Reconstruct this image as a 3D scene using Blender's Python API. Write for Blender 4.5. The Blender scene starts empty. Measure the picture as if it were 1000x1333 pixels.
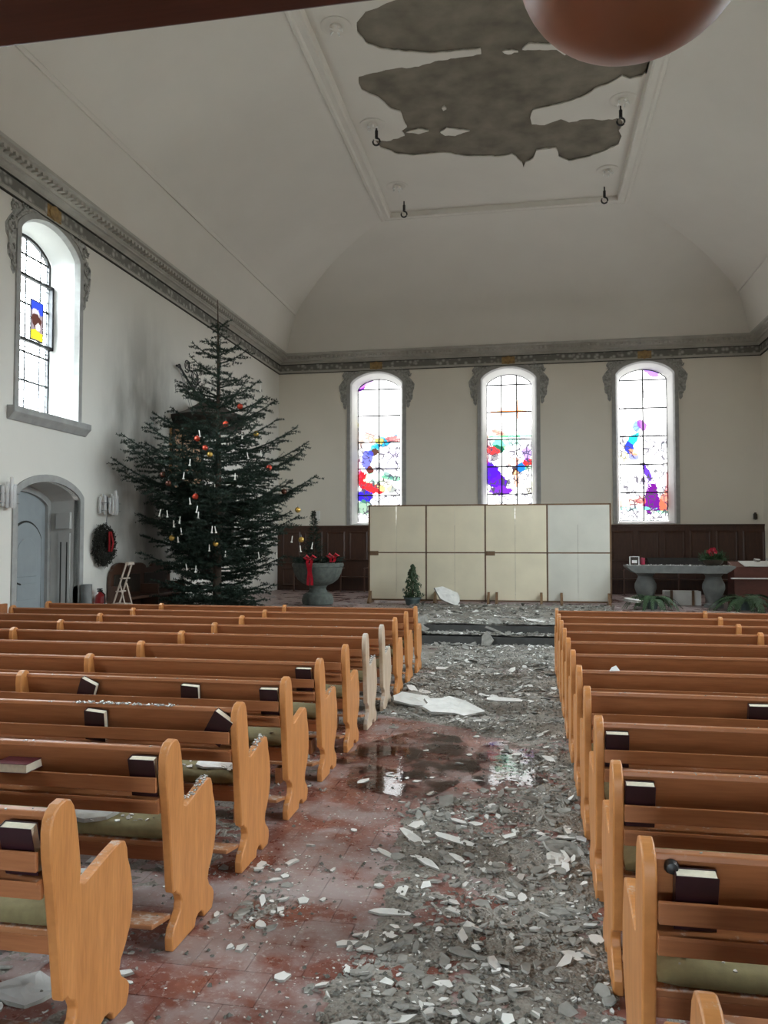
import bpy, bmesh, math, random
from mathutils import Vector, Matrix, noise
random.seed(7)
C = bpy.context.scene.collection
sc = bpy.context.scene
PI = math.pi
# ------------------------------------------------------------------ camera
cam = bpy.data.cameras.new('camera'); camo = bpy.data.objects.new('camera', cam); C.objects.link(camo)
PSI, TH, FPX = math.radians(10.45), math.radians(2.23), 1040.0
camo.location = (0, 0, 1.84)
camo.rotation_euler = (PI/2 + TH, 0, PSI)
cam.sensor_fit = 'VERTICAL'; cam.sensor_height = 36.0; cam.lens = 36.0*FPX/1333.0
cam.clip_start = 0.05; cam.clip_end = 200
sc.camera = camo
# ------------------------------------------------------------------ world, exposure
SKY = 26.0           # zenith luminance of the overcast sky outside
w = bpy.data.worlds.new('overcast_sky'); sc.world = w; w.use_nodes = True
# overcast day: luminance (1+2 sin h)/3 of the zenith above the horizon, grey snow-free ground below
_nt = w.node_tree; bg = _nt.nodes['Background']; bg.inputs[1].default_value = SKY
_tc = _nt.nodes.new('ShaderNodeTexCoord'); _sx = _nt.nodes.new('ShaderNodeSeparateXYZ'); _cr = _nt.nodes.new('ShaderNodeValToRGB'); _mr = _nt.nodes.new('ShaderNodeMapRange')
_nt.links.new(_tc.outputs['Generated'], _sx.inputs[0]); _nt.links.new(_sx.outputs['Z'], _mr.inputs['Value']); _mr.inputs['From Min'].default_value = -1
_nt.links.new(_mr.outputs[0], _cr.inputs[0]); _nt.links.new(_cr.outputs[0], bg.inputs[0])
_e = _cr.color_ramp.elements; _e[0].position = 0.49; _e[0].color = (0.075, 0.075, 0.07, 1); _e[1].position = 1.0; _e[1].color = (0.95, 0.98, 1.0, 1)
_m = _e.new(0.51); _m.color = (0.36, 0.38, 0.40, 1)
sc.view_settings.view_transform = 'Standard'; sc.view_settings.look = 'None'
sc.view_settings.gamma = 1; sc.view_settings.use_curve_mapping = False
sc.view_settings.exposure = 2.12
GLASS = 1.15          # brightness of the daylight glowing in the stained glass
sc.cycles.max_bounces = 10; sc.cycles.diffuse_bounces = 6; sc.cycles.glossy_bounces = 3
sc.cycles.transmission_bounces = 4; sc.cycles.transparent_max_bounces = 8
sc.cycles.use_denoising = True
sc.cycles.sample_clamp_indirect = 6
# ------------------------------------------------------------------ room numbers
XL, XR, YF, YB = -8.12, 6.70, 25.0, -5.0
ZS = 0.33            # chancel floor
def yk(k): return 1.678 + 0.868*k

# ================================================================== materials
def newmat(name):
    m = bpy.data.materials.new(name); m.use_nodes = True
    nt = m.node_tree; b = nt.nodes['Principled BSDF']
    return m, nt, b
def N(nt, t, **kw):
    n = nt.nodes.new(t)
    for k, v in kw.items():
        if k in n.inputs: n.inputs[k].default_value = v
        else: setattr(n, k, v)
    return n
def coords(nt, scale=(1,1,1), which='Object'):
    tc = N(nt, 'ShaderNodeTexCoord'); mp = N(nt, 'ShaderNodeMapping'); mp.inputs['Scale'].default_value = scale
    nt.links.new(tc.outputs[which], mp.inputs['Vector']); return mp.outputs[0]
def world_pos(nt, scale=(1,1,1)):
    g = N(nt, 'ShaderNodeNewGeometry'); mp = N(nt, 'ShaderNodeMapping'); mp.inputs['Scale'].default_value = scale
    nt.links.new(g.outputs['Position'], mp.inputs['Vector']); return mp.outputs[0]
def ramp(nt, fac, stops):
    r = N(nt, 'ShaderNodeValToRGB'); e = r.color_ramp.elements
    while len(e) < len(stops): e.new(0.5)
    for i, (p, c) in enumerate(stops):
        e[i].position = p; e[i].color = (c[0], c[1], c[2], 1) if hasattr(c, '__len__') else (c, c, c, 1)
    nt.links.new(fac, r.inputs[0]); return r.outputs[0]
def mix(nt, fac, a, b):
    n = N(nt, 'ShaderNodeMix'); n.data_type = 'RGBA'
    for s, v in ((0, fac), (6, a), (7, b)):
        if isinstance(v, bpy.types.NodeSocket): nt.links.new(v, n.inputs[s])
        else: n.inputs[s].default_value = v if s == 0 else (v[0], v[1], v[2], 1)
    return n.outputs[2]
def bump(nt, b, h, strength=0.3, dist=0.01):
    bp = N(nt, 'ShaderNodeBump'); bp.inputs['Strength'].default_value = strength; bp.inputs['Distance'].default_value = dist
    nt.links.new(h, bp.inputs['Height']); nt.links.new(bp.outputs[0], b.inputs['Normal'])
def plain(name, col, rough=0.6, var=0.15, sc_=8.0, bmp=0.0, metal=0.0, scale=(1,1,1), spec=None, which='Object'):
    m, nt, b = newmat(name)
    v = coords(nt, scale, which)
    nz = N(nt, 'ShaderNodeTexNoise', Scale=sc_, Detail=4.0); nt.links.new(v, nz.inputs['Vector'])
    c = ramp(nt, nz.outputs['Fac'], [(0.3, [x*(1-var) for x in col]), (0.7, [min(1, x*(1+var)) for x in col])])
    nt.links.new(c, b.inputs['Base Color']); b.inputs['Roughness'].default_value = rough; b.inputs['Metallic'].default_value = metal
    if spec is not None: b.inputs['Specular IOR Level'].default_value = spec
    if bmp: bump(nt, b, nz.outputs['Fac'], bmp)
    return m
def wood(name, c1, c2, scale, rough=0.42, dusty=0.0):
    m, nt, b = newmat(name)
    v = coords(nt, scale)
    nz = N(nt, 'ShaderNodeTexNoise', Scale=3.0, Detail=6.0, Roughness=0.6); nt.links.new(v, nz.inputs['Vector'])
    fine = N(nt, 'ShaderNodeTexNoise', Scale=14.0, Detail=3.0); nt.links.new(v, fine.inputs['Vector'])
    c = ramp(nt, nz.outputs['Fac'], [(0.30, c1), (0.70, c2)])
    c = mix(nt, 0.25, c, ramp(nt, fine.outputs['Fac'], [(0.35, [x*0.6 for x in c1]), (0.65, c2)]))
    if dusty:
        g = N(nt, 'ShaderNodeNewGeometry'); sx = N(nt, 'ShaderNodeSeparateXYZ'); nt.links.new(g.outputs['Normal'], sx.inputs[0])
        dn = N(nt, 'ShaderNodeTexNoise', Scale=22.0, Detail=6.0, Roughness=0.75); nt.links.new(world_pos(nt), dn.inputs['Vector'])
        mu = N(nt, 'ShaderNodeMath', operation='MULTIPLY'); nt.links.new(sx.outputs['Z'], mu.inputs[0])
        nt.links.new(ramp(nt, dn.outputs['Fac'], [(0.60-dusty, 0.0), (0.72-dusty*0.6, 0.9)]), mu.inputs[1])
        mu.use_clamp = True
        c = mix(nt, mu.outputs[0], c, (0.55, 0.52, 0.48))
    nt.links.new(c, b.inputs['Base Color']); b.inputs['Roughness'].default_value = rough
    bump(nt, b, fine.outputs['Fac'], 0.08, 0.002)
    return m
W1, W2 = (0.45, 0.172, 0.046), (0.62, 0.268, 0.085)
M_end = wood('pew_end_wood', W1, W2, (1, 6, 0.7), dusty=0.05)
M_end_dust = wood('dusty_pew_end_wood', (0.42, 0.27, 0.15), (0.60, 0.50, 0.40), (1, 6, 0.7), dusty=0.25)
M_board = wood('shade_toned_board_wood', (0.31, 0.112, 0.040), (0.41, 0.160, 0.062), (0.5, 8, 8), dusty=0.02)  # same wood as the ends, the shade on the backs put into its colour
M_boarddust = wood('pew_seat_wood', (0.30, 0.12, 0.042), (0.40, 0.165, 0.065), (0.5, 8, 8), rough=0.55, dusty=0.12)
M_dark = wood('dark_panel_wood', (0.050, 0.020, 0.012), (0.085, 0.036, 0.020), (5, 5, 0.6))
M_black = wood('carved_dark_wood', (0.022, 0.016, 0.011), (0.045, 0.032, 0.020), (5, 5, 0.8), rough=0.5)
M_gal = wood('gallery_wood', (0.075, 0.020, 0.012), (0.11, 0.032, 0.020), (0.5, 6, 6), rough=0.45)
M_ochre = wood('ochre_panel_wood', (0.40, 0.20, 0.08), (0.52, 0.28, 0.12), (6, 6, 0.7))
def wall_mat(name, col, stains=0.0):
    m, nt, b = newmat(name)
    v = world_pos(nt)
    n1 = N(nt, 'ShaderNodeTexNoise', Scale=0.5, Detail=5.0, Roughness=0.6); nt.links.new(v, n1.inputs['Vector'])
    c = ramp(nt, n1.outputs['Fac'], [(0.3, [x*0.94 for x in col]), (0.7, col)])
    if stains:   # old soot-like marks on the plaster beside the pulpit
        st = N(nt, 'ShaderNodeTexNoise', Scale=0.85, Detail=5.0, Roughness=0.55); nt.links.new(world_pos(nt, (1, 1.2, 0.45)), st.inputs['Vector'])
        sv = N(nt, 'ShaderNodeVectorMath', operation='SUBTRACT'); sv.inputs[1].default_value = (XL, 15.9, 3.3)
        nt.links.new(world_pos(nt), sv.inputs[0])
        sd = N(nt, 'ShaderNodeVectorMath', operation='DIVIDE'); sd.inputs[1].default_value = (3, 2.3, 3.9); nt.links.new(sv.outputs[0], sd.inputs[0])
        ln = N(nt, 'ShaderNodeVectorMath', operation='LENGTH'); nt.links.new(sd.outputs[0], ln.inputs[0])
        near = ramp(nt, ln.outputs['Value'], [(0.2, 1.0), (1.0, 0.0)])
        mm = N(nt, 'ShaderNodeMath', operation='MULTIPLY'); nt.links.new(near, mm.inputs[0])
        nt.links.new(ramp(nt, st.outputs['Fac'], [(0.34, 0.0), (0.60, 1.0)]), mm.inputs[1])
        m2 = N(nt, 'ShaderNodeMath', operation='MULTIPLY'); nt.links.new(mm.outputs[0], m2.inputs[0]); m2.inputs[1].default_value = stains
        c = mix(nt, m2.outputs[0], c, (0.155, 0.15, 0.13))
    nt.links.new(c, b.inputs['Base Color']); b.inputs['Roughness'].default_value = 0.9
    f = N(nt, 'ShaderNodeTexNoise', Scale=14.0, Detail=4.0); nt.links.new(v, f.inputs['Vector'])
    bump(nt, b, f.outputs['Fac'], 0.12, 0.01)
    return m
M_wall = wall_mat('wall_plaster', (0.80, 0.755, 0.66))
M_walll = wall_mat('stained_wall_plaster', (0.76, 0.74, 0.68), 1.0)
M_ceil = wall_mat('ceiling_plaster', (0.68, 0.65, 0.59))
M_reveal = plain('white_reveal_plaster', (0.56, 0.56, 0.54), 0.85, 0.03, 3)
M_lath = plain('bare_undercoat', (0.175, 0.153, 0.118), 0.95, 0.28, 2.2, 0.5)
M_stone = plain('grey_painted_stone', (0.35, 0.35, 0.335), 0.8, 0.12, 6, 0.1)
M_corn = plain('cornice_grey', (0.40, 0.385, 0.34), 0.8, 0.1, 3, 0.1, which='Object')
M_line = plain('dark_cornice_line', (0.035, 0.035, 0.03), 0.8)
M_scroll = plain('scrollwork_grey', (0.36, 0.36, 0.335), 0.85, 0.35, 14, 0.4)
M_gold = plain('gilt_rosette', (0.30, 0.19, 0.07), 0.6, 0.3, 12, 0.3)
M_iron = plain('black_iron', (0.012, 0.012, 0.012), 0.45, 0.1, 8)
M_lead = plain('dark_window_lead', (0.02, 0.02, 0.022), 0.6, 0.1, 8)
def frieze_mat():
    m, nt, b = newmat('frieze_foliage')
    v = coords(nt, (1, 1, 1))
    vo = N(nt, 'ShaderNodeTexVoronoi', Scale=7.0); nt.links.new(v, vo.inputs['Vector'])
    c = ramp(nt, vo.outputs['Distance'], [(0.15, (0.42, 0.41, 0.37)), (0.5, (0.17, 0.165, 0.145))])
    nt.links.new(c, b.inputs['Base Color']); b.inputs['Roughness'].default_value = 0.85
    bump(nt, b, vo.outputs['Distance'], 0.5, 0.02); return m
M_frieze = frieze_mat()
M_cushion = plain('olive_cushion_cloth', (0.17, 0.142, 0.066), 0.95, 0.12, 30, 0.15)
M_cover = plain('dark_book_cover', (0.030, 0.009, 0.014), 0.35, 0.2, 12)
M_cover2 = plain('maroon_book_cover', (0.085, 0.012, 0.020), 0.4, 0.2, 12)
M_pages = plain('cream_page_edges', (0.72, 0.66, 0.52), 0.8, 0.08, 60, scale=(1, 1, 20))
M_pale = plain('pale_plaster_face', (0.70, 0.69, 0.66), 0.85, 0.08, 9, 0.15)
M_gray = plain('grey_plaster_core', (0.27, 0.26, 0.235), 0.92, 0.25, 12, 0.3)
M_darkr = plain('dark_mortar_crumb', (0.12, 0.115, 0.10), 0.95, 0.3, 12, 0.3)
M_red = plain('red_ribbon', (0.55, 0.012, 0.03), 0.4, 0.15, 9)
M_redx = plain('red_enamel', (0.28, 0.012, 0.015), 0.35, 0.1, 5)
M_white = plain('white_paint', (0.78, 0.78, 0.75), 0.5, 0.04, 8)
M_doorg = plain('grey_door_paint', (0.30, 0.33, 0.34), 0.55, 0.05, 4)
M_doorw = plain('pale_grey_paint', (0.50, 0.50, 0.48), 0.7, 0.05, 4)
M_bark = plain('fir_bark', (0.07, 0.05, 0.035), 0.9, 0.3, 20, 0.4)
M_needle = plain('fir_needles', (0.013, 0.030, 0.018), 0.7, 0.4, 5)
M_needle2 = plain('box_leaves', (0.030, 0.062, 0.022), 0.6, 0.4, 14)
M_fern = plain('fern_leaves', (0.035, 0.075, 0.028), 0.55, 0.4, 8)
M_wreath = plain('dark_wreath_twigs', (0.022, 0.022, 0.015), 0.8, 0.4, 14)
M_candle = plain('white_wax', (0.85, 0.83, 0.76), 0.4, 0.02, 5)
M_baub = [plain('red_bauble', (0.50, 0.06, 0.03), 0.18, 0.1, 4, metal=0.3), plain('gold_bauble', (0.62, 0.40, 0.10), 0.2, 0.1, 4, metal=0.6),
          plain('dark_bauble', (0.10, 0.035, 0.02), 0.2, 0.1, 4, metal=0.4)]
M_font = plain('weathered_green_stone', (0.115, 0.13, 0.115), 0.85, 0.3, 10, 0.5)
M_altar = plain('grey_altar_stone', (0.135, 0.14, 0.132), 0.75, 0.15, 7, 0.2)
M_sheet = plain('cream_board', (0.84, 0.76, 0.58), 0.9, 0.05, 1.6, spec=0.15)
M_sheet2 = plain('pale_board', (0.68, 0.665, 0.59), 0.9, 0.05, 1.6, spec=0.15)
M_lattice = wood('batten_wood', (0.16, 0.09, 0.045), (0.24, 0.14, 0.075), (3, 3, 3))
M_pot = plain('grey_green_pot', (0.10, 0.14, 0.14), 0.6, 0.1, 8)
M_metal = plain('grey_metal', (0.25, 0.26, 0.26), 0.4, 0.1, 6, metal=0.6)
def glass_mat(name, tint=(1, 1, 1), rough=0.05):
    m, nt, b = newmat(name)
    b.inputs['Base Color'].default_value = (*tint, 1); b.inputs['Transmission Weight'].default_value = 0.55
    b.inputs['Roughness'].default_value = rough; b.inputs['IOR'].default_value = 1.45
    nz = N(nt, 'ShaderNodeTexNoise', Scale=20.0); nt.links.new(coords(nt), nz.inputs['Vector']); bump(nt, b, nz.outputs['Fac'], 0.05)
    return m
M_glass = glass_mat('sconce_glass')
M_globe = plain('brown_opal_glass', (0.26, 0.10, 0.05), 0.45, 0.25, 3)
_b = M_globe.node_tree.nodes['Principled BSDF']
_b.inputs['Subsurface Weight'].default_value = 0.3; _b.inputs['Subsurface Radius'].default_value = (0.06, 0.02, 0.01)
def water_mat():
    m = bpy.data.materials.new('shallow_water'); m.use_nodes = True; nt = m.node_tree; nt.nodes.clear()
    out = N(nt, 'ShaderNodeOutputMaterial'); t = N(nt, 'ShaderNodeBsdfTransparent'); g = N(nt, 'ShaderNodeBsdfGlossy')
    t.inputs[0].default_value = (0.85, 0.82, 0.80, 1); g.inputs['Roughness'].default_value = 0.04
    fr = N(nt, 'ShaderNodeFresnel', IOR=1.33); mx = N(nt, 'ShaderNodeMixShader')
    ms = N(nt, 'ShaderNodeTexNoise', Scale=3.2, Detail=7.0, Roughness=0.7); nt.links.new(world_pos(nt), ms.inputs['Vector'])
    ml = N(nt, 'ShaderNodeMath', operation='MULTIPLY'); nt.links.new(fr.outputs[0], ml.inputs[0]); nt.links.new(ramp(nt, ms.outputs['Fac'], [(0.44, 0.0), (0.52, 1.0)]), ml.inputs[1])
    nz = N(nt, 'ShaderNodeTexNoise', Scale=9.0, Detail=3.0); nt.links.new(world_pos(nt), nz.inputs['Vector'])
    bp = N(nt, 'ShaderNodeBump'); bp.inputs['Strength'].default_value = 0.22; bp.inputs['Distance'].default_value = 0.006
    nt.links.new(nz.outputs['Fac'], bp.inputs['Height']); nt.links.new(bp.outputs[0], g.inputs['Normal'])
    nt.links.new(ml.outputs[0], mx.inputs[0]); nt.links.new(t.outputs[0], mx.inputs[1]); nt.links.new(g.outputs[0], mx.inputs[2])
    nt.links.new(mx.outputs[0], out.inputs[0]); return m
M_water = water_mat()
def floor_mat(name, tiles):
    m, nt, b = newmat(name)
    p = world_pos(nt)
    n1 = N(nt, 'ShaderNodeTexNoise', Scale=5.0, Detail=4.0); nt.links.new(p, n1.inputs['Vector'])
    base = ramp(nt, n1.outputs['Fac'], [(0.3, (0.17, 0.056, 0.040)), (0.7, (0.25, 0.090, 0.064))])
    if tiles:
        br = N(nt, 'ShaderNodeTexBrick', Scale=1.0); br.offset = 0.5
        br.inputs['Brick Width'].default_value = 0.25; br.inputs['Row Height'].default_value = 0.25; br.inputs['Mortar Size'].default_value = 0.004
        br.inputs['Color1'].default_value = (1, 1, 1, 1); br.inputs['Color2'].default_value = (0.75, 0.75, 0.75, 1); br.inputs['Mortar'].default_value = (0.3, 0.3, 0.3, 1)
        nt.links.new(p, br.inputs['Vector'])
        mm = N(nt, 'ShaderNodeMix'); mm.data_type = 'RGBA'; mm.blend_type = 'MULTIPLY'; mm.inputs[0].default_value = 1
        nt.links.new(base, mm.inputs[6]); nt.links.new(br.outputs[0], mm.inputs[7]); base = mm.outputs[2]
    else:
        oi = N(nt, 'ShaderNodeObjectInfo'); base = mix(nt, oi.outputs['Random'], base, (0.19, 0.065, 0.047))
    d = N(nt, 'ShaderNodeTexNoise', Scale=2.1, Detail=9.0, Roughness=0.66); nt.links.new(p, d.inputs['Vector'])
    d2 = N(nt, 'ShaderNodeTexNoise', Scale=28.0, Detail=5.0, Roughness=0.75); nt.links.new(p, d2.inputs['Vector'])
    # plaster dust lies thicker where the ceiling came down and by the third left pew
    sv = N(nt, 'ShaderNodeVectorMath', operation='SUBTRACT'); sv.inputs[1].default_value = (-1.25, 4.15, 0); nt.links.new(p, sv.inputs[0])
    sd = N(nt, 'ShaderNodeVectorMath', operation='DIVIDE'); sd.inputs[1].default_value = (0.7, 1.0, 1); nt.links.new(sv.outputs[0], sd.inputs[0])
    ln = N(nt, 'ShaderNodeVectorMath', operation='LENGTH'); nt.links.new(sd.outputs[0], ln.inputs[0])
    ex = ramp(nt, ln.outputs['Value'], [(0.0, 0.16), (1.0, 0.0)])
    da = N(nt, 'ShaderNodeMath', operation='ADD'); nt.links.new(d.outputs['Fac'], da.inputs[0]); nt.links.new(ex, da.inputs[1])
    dust = ramp(nt, da.outputs[0], [(0.49, 0.0), (0.60, 0.7), (0.76, 1.0)] if not tiles else [(0.36, 0.1), (0.55, 0.85), (0.7, 1.0)])
    speck = ramp(nt, d2.outputs['Fac'], [(0.55, 0.0), (0.64, 0.7)])
    c = mix(nt, dust, base, (0.36, 0.30, 0.29)); c = mix(nt, speck, c, (0.44, 0.41, 0.39))
    nt.links.new(c, b.inputs['Base Color'])
    nt.links.new(ramp(nt, d.outputs['Fac'], [(0.40, 0.22), (0.62, 0.60)]), b.inputs['Roughness'])
    bump(nt, b, d2.outputs['Fac'], 0.2, 0.003)
    return m
M_tile = floor_mat('terracotta_tile', False)
M_floor = floor_mat('dusty_tiled_floor', True)
def rubble_mat():
    m, nt, b = newmat('rubble_dust')
    p = world_pos(nt)
    a = N(nt, 'ShaderNodeTexNoise', Scale=1.6, Detail=8.0, Roughness=0.65); nt.links.new(p, a.inputs['Vector'])
    vo = N(nt, 'ShaderNodeTexVoronoi', Scale=55.0); nt.links.new(p, vo.inputs['Vector'])
    c = ramp(nt, a.outputs['Fac'], [(0.36, (0.15, 0.125, 0.10)), (0.50, (0.26, 0.235, 0.20)), (0.60, (0.37, 0.34, 0.305)), (0.70, (0.56, 0.53, 0.49))])
    c = mix(nt, ramp(nt, vo.outputs['Distance'], [(0.1, 0.45), (0.5, 0.0)]), c, (0.30, 0.29, 0.27))
    nt.links.new(c, b.inputs['Base Color']); b.inputs['Roughness'].default_value = 0.8
    nz = N(nt, 'ShaderNodeTexNoise', Scale=60.0, Detail=4.0); nt.links.new(p, nz.inputs['Vector'])
    ad = N(nt, 'ShaderNodeMath', operation='SUBTRACT'); nt.links.new(nz.outputs['Fac'], ad.inputs[0]); nt.links.new(vo.outputs['Distance'], ad.inputs[1])
    bump(nt, b, ad.outputs[0], 1.0, 0.014); return m
M_rubble = rubble_mat()
def pane_mat(name, blobs, white=(1, 1, 1), strength=None, tint=None):
    """backlit window glass: clear glass with fields of coloured glass at places of its own"""
    m = bpy.data.materials.new(name); m.use_nodes = True; nt = m.node_tree; nt.nodes.clear()
    S = strength or GLASS
    out = N(nt, 'ShaderNodeOutputMaterial'); em = N(nt, 'ShaderNodeEmission'); em.inputs['Strength'].default_value = S
    v = coords(nt)
    nz = N(nt, 'ShaderNodeTexNoise', Scale=4.5, Detail=4.0, Roughness=0.7); nt.links.new(v, nz.inputs['Vector'])
    nm = N(nt, 'ShaderNodeMath', operation='MULTIPLY_ADD'); nm.inputs[1].default_value = 1.8; nm.inputs[2].default_value = -0.95
    nt.links.new(nz.outputs['Fac'], nm.inputs[0])
    col = white
    for (cx, cz, rx, rz, rot, c, hard) in blobs:
        mp = N(nt, 'ShaderNodeMapping'); mp.vector_type = 'TEXTURE'
        mp.inputs['Location'].default_value = (cx, 0.5, cz); mp.inputs['Rotation'].default_value = (0, math.radians(rot), 0)
        mp.inputs['Scale'].default_value = (rx, 1, rz)
        nt.links.new(v, mp.inputs[0])
        ln = N(nt, 'ShaderNodeVectorMath', operation='LENGTH'); nt.links.new(mp.outputs[0], ln.inputs[0])
        ad = N(nt, 'ShaderNodeMath', operation='MULTIPLY_ADD'); ad.inputs[1].default_value = 1.0
        nt.links.new(ln.outputs['Value'], ad.inputs[0]); nt.links.new(nm.outputs[0], ad.inputs[2])
        mask = ramp(nt, ad.outputs[0], [(0.94, hard), (1.0, 0.0)])
        col = mix(nt, mask, col, tuple(x*0.30/S for x in c))
    if blobs:   # painted line work inside the coloured zone
        vo = N(nt, 'ShaderNodeTexVoronoi', feature='DISTANCE_TO_EDGE', Scale=6.5); nt.links.new(v, vo.inputs['Vector'])
        n2 = N(nt, 'ShaderNodeTexNoise', Scale=3.0, Detail=2.0); nt.links.new(v, n2.inputs['Vector'])
        mu = N(nt, 'ShaderNodeMath', operation='MULTIPLY')
        nt.links.new(ramp(nt, vo.outputs['Distance'], [(0.07, 1.0), (0.11, 0.0)]), mu.inputs[0])
        sx = N(nt, 'ShaderNodeSeparateXYZ'); nt.links.new(v, sx.inputs[0])
        zr = N(nt, 'ShaderNodeMapRange'); zr.inputs['From Min'].default_value = 5.7; zr.inputs['From Max'].default_value = 5.0
        nt.links.new(sx.outputs['Z'], zr.inputs['Value'])
        m3 = N(nt, 'ShaderNodeMath', operation='MULTIPLY'); nt.links.new(zr.outputs[0], m3.inputs[0])
        nt.links.new(ramp(nt, n2.outputs['Fac'], [(0.46, 0.0), (0.52, 0.95)]), m3.inputs[1])
        nt.links.new(m3.outputs[0], mu.inputs[1])
        col = mix(nt, mu.outputs[0], col, (0.035/S, 0.03/S, 0.045/S))
    if isinstance(col, bpy.types.NodeSocket): nt.links.new(col, em.inputs[0])
    else: em.inputs[0].default_value = (*col, 1)
    nt.links.new(em.outputs[0], out.inputs[0]); return m

# ================================================================== mesh helpers
class MB:
    def __init__(s): s.v = []; s.f = []; s.mi = []; s.cur = 0
    def add(s, vs, fs):
        o = len(s.v); s.v += [tuple(p) for p in vs]; s.f += [tuple(i+o for i in f) for f in fs]; s.mi += [s.cur]*len(fs); return s
    def box(s, x0, y0, z0, x1, y1, z1):
        return s.add([(x0,y0,z0),(x1,y0,z0),(x1,y1,z0),(x0,y1,z0),(x0,y0,z1),(x1,y0,z1),(x1,y1,z1),(x0,y1,z1)],
                     [(0,3,2,1),(4,5,6,7),(0,1,5,4),(1,2,6,5),(2,3,7,6),(3,0,4,7)])
    def prism(s, prof, a0, a1, axis='x'):
        """prof: list of (p,q); axis x -> (a,p,q); y -> (p,a,q); z -> (p,q,a)"""
        def P(a, p, q): return (a,p,q) if axis == 'x' else ((p,a,q) if axis == 'y' else (p,q,a))
        n = len(prof); vs = [P(a0,*p) for p in prof] + [P(a1,*p) for p in prof]
        fs = [(i,(i+1)%n,(i+1)%n+n,i+n) for i in range(n)]
        return s.add(vs, fs + [tuple(range(n-1,-1,-1)), tuple(range(n,2*n))])
    def lathe(s, prof, c=(0,0,0), n=20, wob=None):
        vs = []
        for (r, z) in prof:
            for i in range(n):
                a = 2*PI*i/n; rr = r*(wob(a, z) if wob else 1)
                vs.append((c[0]+rr*math.cos(a), c[1]+rr*math.sin(a), c[2]+z))
        m = len(prof); fs = []
        for j in range(m-1):
            for i in range(n):
                fs.append((j*n+i, j*n+(i+1)%n, (j+1)*n+(i+1)%n, (j+1)*n+i))
        fs.append(tuple(range(n-1,-1,-1))); fs.append(tuple((m-1)*n+i for i in range(n)))
        return s.add(vs, fs)
    def tube(s, pts, r, n=6):
        pts = [Vector(p) for p in pts]; vs = []
        rs = r if hasattr(r, '__len__') else [r]*len(pts)
        for i, p in enumerate(pts):
            t = (pts[min(i+1,len(pts)-1)] - pts[max(i-1,0)]).normalized()
            a = Vector((0,0,1)) if abs(t.z) < 0.9 else Vector((1,0,0))
            u = t.cross(a).normalized(); w_ = t.cross(u)
            for k in range(n):
                an = 2*PI*k/n; vs.append(p + (u*math.cos(an) + w_*math.sin(an))*rs[i])
        fs = [(j*n+i, j*n+(i+1)%n, (j+1)*n+(i+1)%n, (j+1)*n+i) for j in range(len(pts)-1) for i in range(n)]
        return s.add(vs, fs + [tuple(range(n-1,-1,-1)), tuple((len(pts)-1)*n+i for i in range(n))])
    def mesh(s, name):
        me = bpy.data.meshes.new(name); me.from_pydata(s.v, [], s.f); me.polygons.foreach_set('material_index', s.mi); me.update(); return me
    def build(s, name, mat, parent=None, smooth=False, bevel=0, fix=True, loc=None, rot=None):
        me = s.mesh(name)
        if fix:
            bm = bmesh.new(); bm.from_mesh(me); bmesh.ops.recalc_face_normals(bm, faces=bm.faces); bm.to_mesh(me); bm.free()
        for m_ in (mat if isinstance(mat, (list, tuple)) else [mat]): me.materials.append(m_)
        if smooth:
            me.polygons.foreach_set('use_smooth', [True]*len(me.polygons))
            try: me.set_sharp_from_angle(angle=math.radians(smooth if smooth is not True else 50))
            except Exception: pass
        o = bpy.data.objects.new(name, me); C.objects.link(o)
        if parent: o.parent = parent
        if loc: o.location = loc
        if rot: o.rotation_euler = rot
        if bevel:
            b = o.modifiers.new('bevel', 'BEVEL'); b.width = bevel; b.segments = 2; b.limit_method = 'ANGLE'; b.angle_limit = 0.6
        return o
def tag(o, label=None, cat=None, group=None, kind=None):
    if label: o['label'] = label
    if cat: o['category'] = cat
    if group: o['group'] = group
    if kind: o['kind'] = kind
    return o
def empty(name, loc=(0,0,0), rz=0, **k):
    o = bpy.data.objects.new(name, None); C.objects.link(o); o.location = loc; o.rotation_euler = (0,0,rz); o.empty_display_size = 0.1
    return tag(o, **k)
def struct(o): o['kind'] = 'structure'; return o
def copy_tree(o, parent=None):
    c = o.copy(); C.objects.link(c)
    if parent: c.parent = parent
    for ch in list(o.children): copy_tree(ch, c)
    return c
def sheet(outlines, thick, mapper):
    """flat sheet with holes: outlines in 2D, returns mesh mapped by mapper(u, v, t) with t in -thick/2..thick/2"""
    cu = bpy.data.curves.new('tmp', 'CURVE'); cu.dimensions = '2D'; cu.fill_mode = 'BOTH'; cu.extrude = thick/2
    for ol in outlines:
        sp = cu.splines.new('POLY'); sp.points.add(len(ol)-1); sp.use_cyclic_u = True
        for i, p in enumerate(ol): sp.points[i].co = (p[0], p[1], 0, 1)
    o = bpy.data.objects.new('tmp', cu); C.objects.link(o)
    dg = bpy.context.evaluated_depsgraph_get(); dg.update()
    me = bpy.data.meshes.new_from_object(o.evaluated_get(dg))
    bpy.data.objects.remove(o); bpy.data.curves.remove(cu)
    for v in me.vertices: v.co = mapper(v.co.x, v.co.y, v.co.z)
    bm = bmesh.new(); bm.from_mesh(me); bmesh.ops.remove_doubles(bm, verts=bm.verts, dist=1e-4); bmesh.ops.recalc_face_normals(bm, faces=bm.faces)
    bm.to_mesh(me); bm.free(); me.materials.clear()
    return me
def link(name, me, mat, parent=None):
    me.materials.append(mat); o = bpy.data.objects.new(name, me); C.objects.link(o)
    if parent: o.parent = parent
    return o
def arch_z(x, hw, zs, rise): return zs + rise*max(0.0, 1-(abs(x)/hw)**2)**0.72
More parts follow.
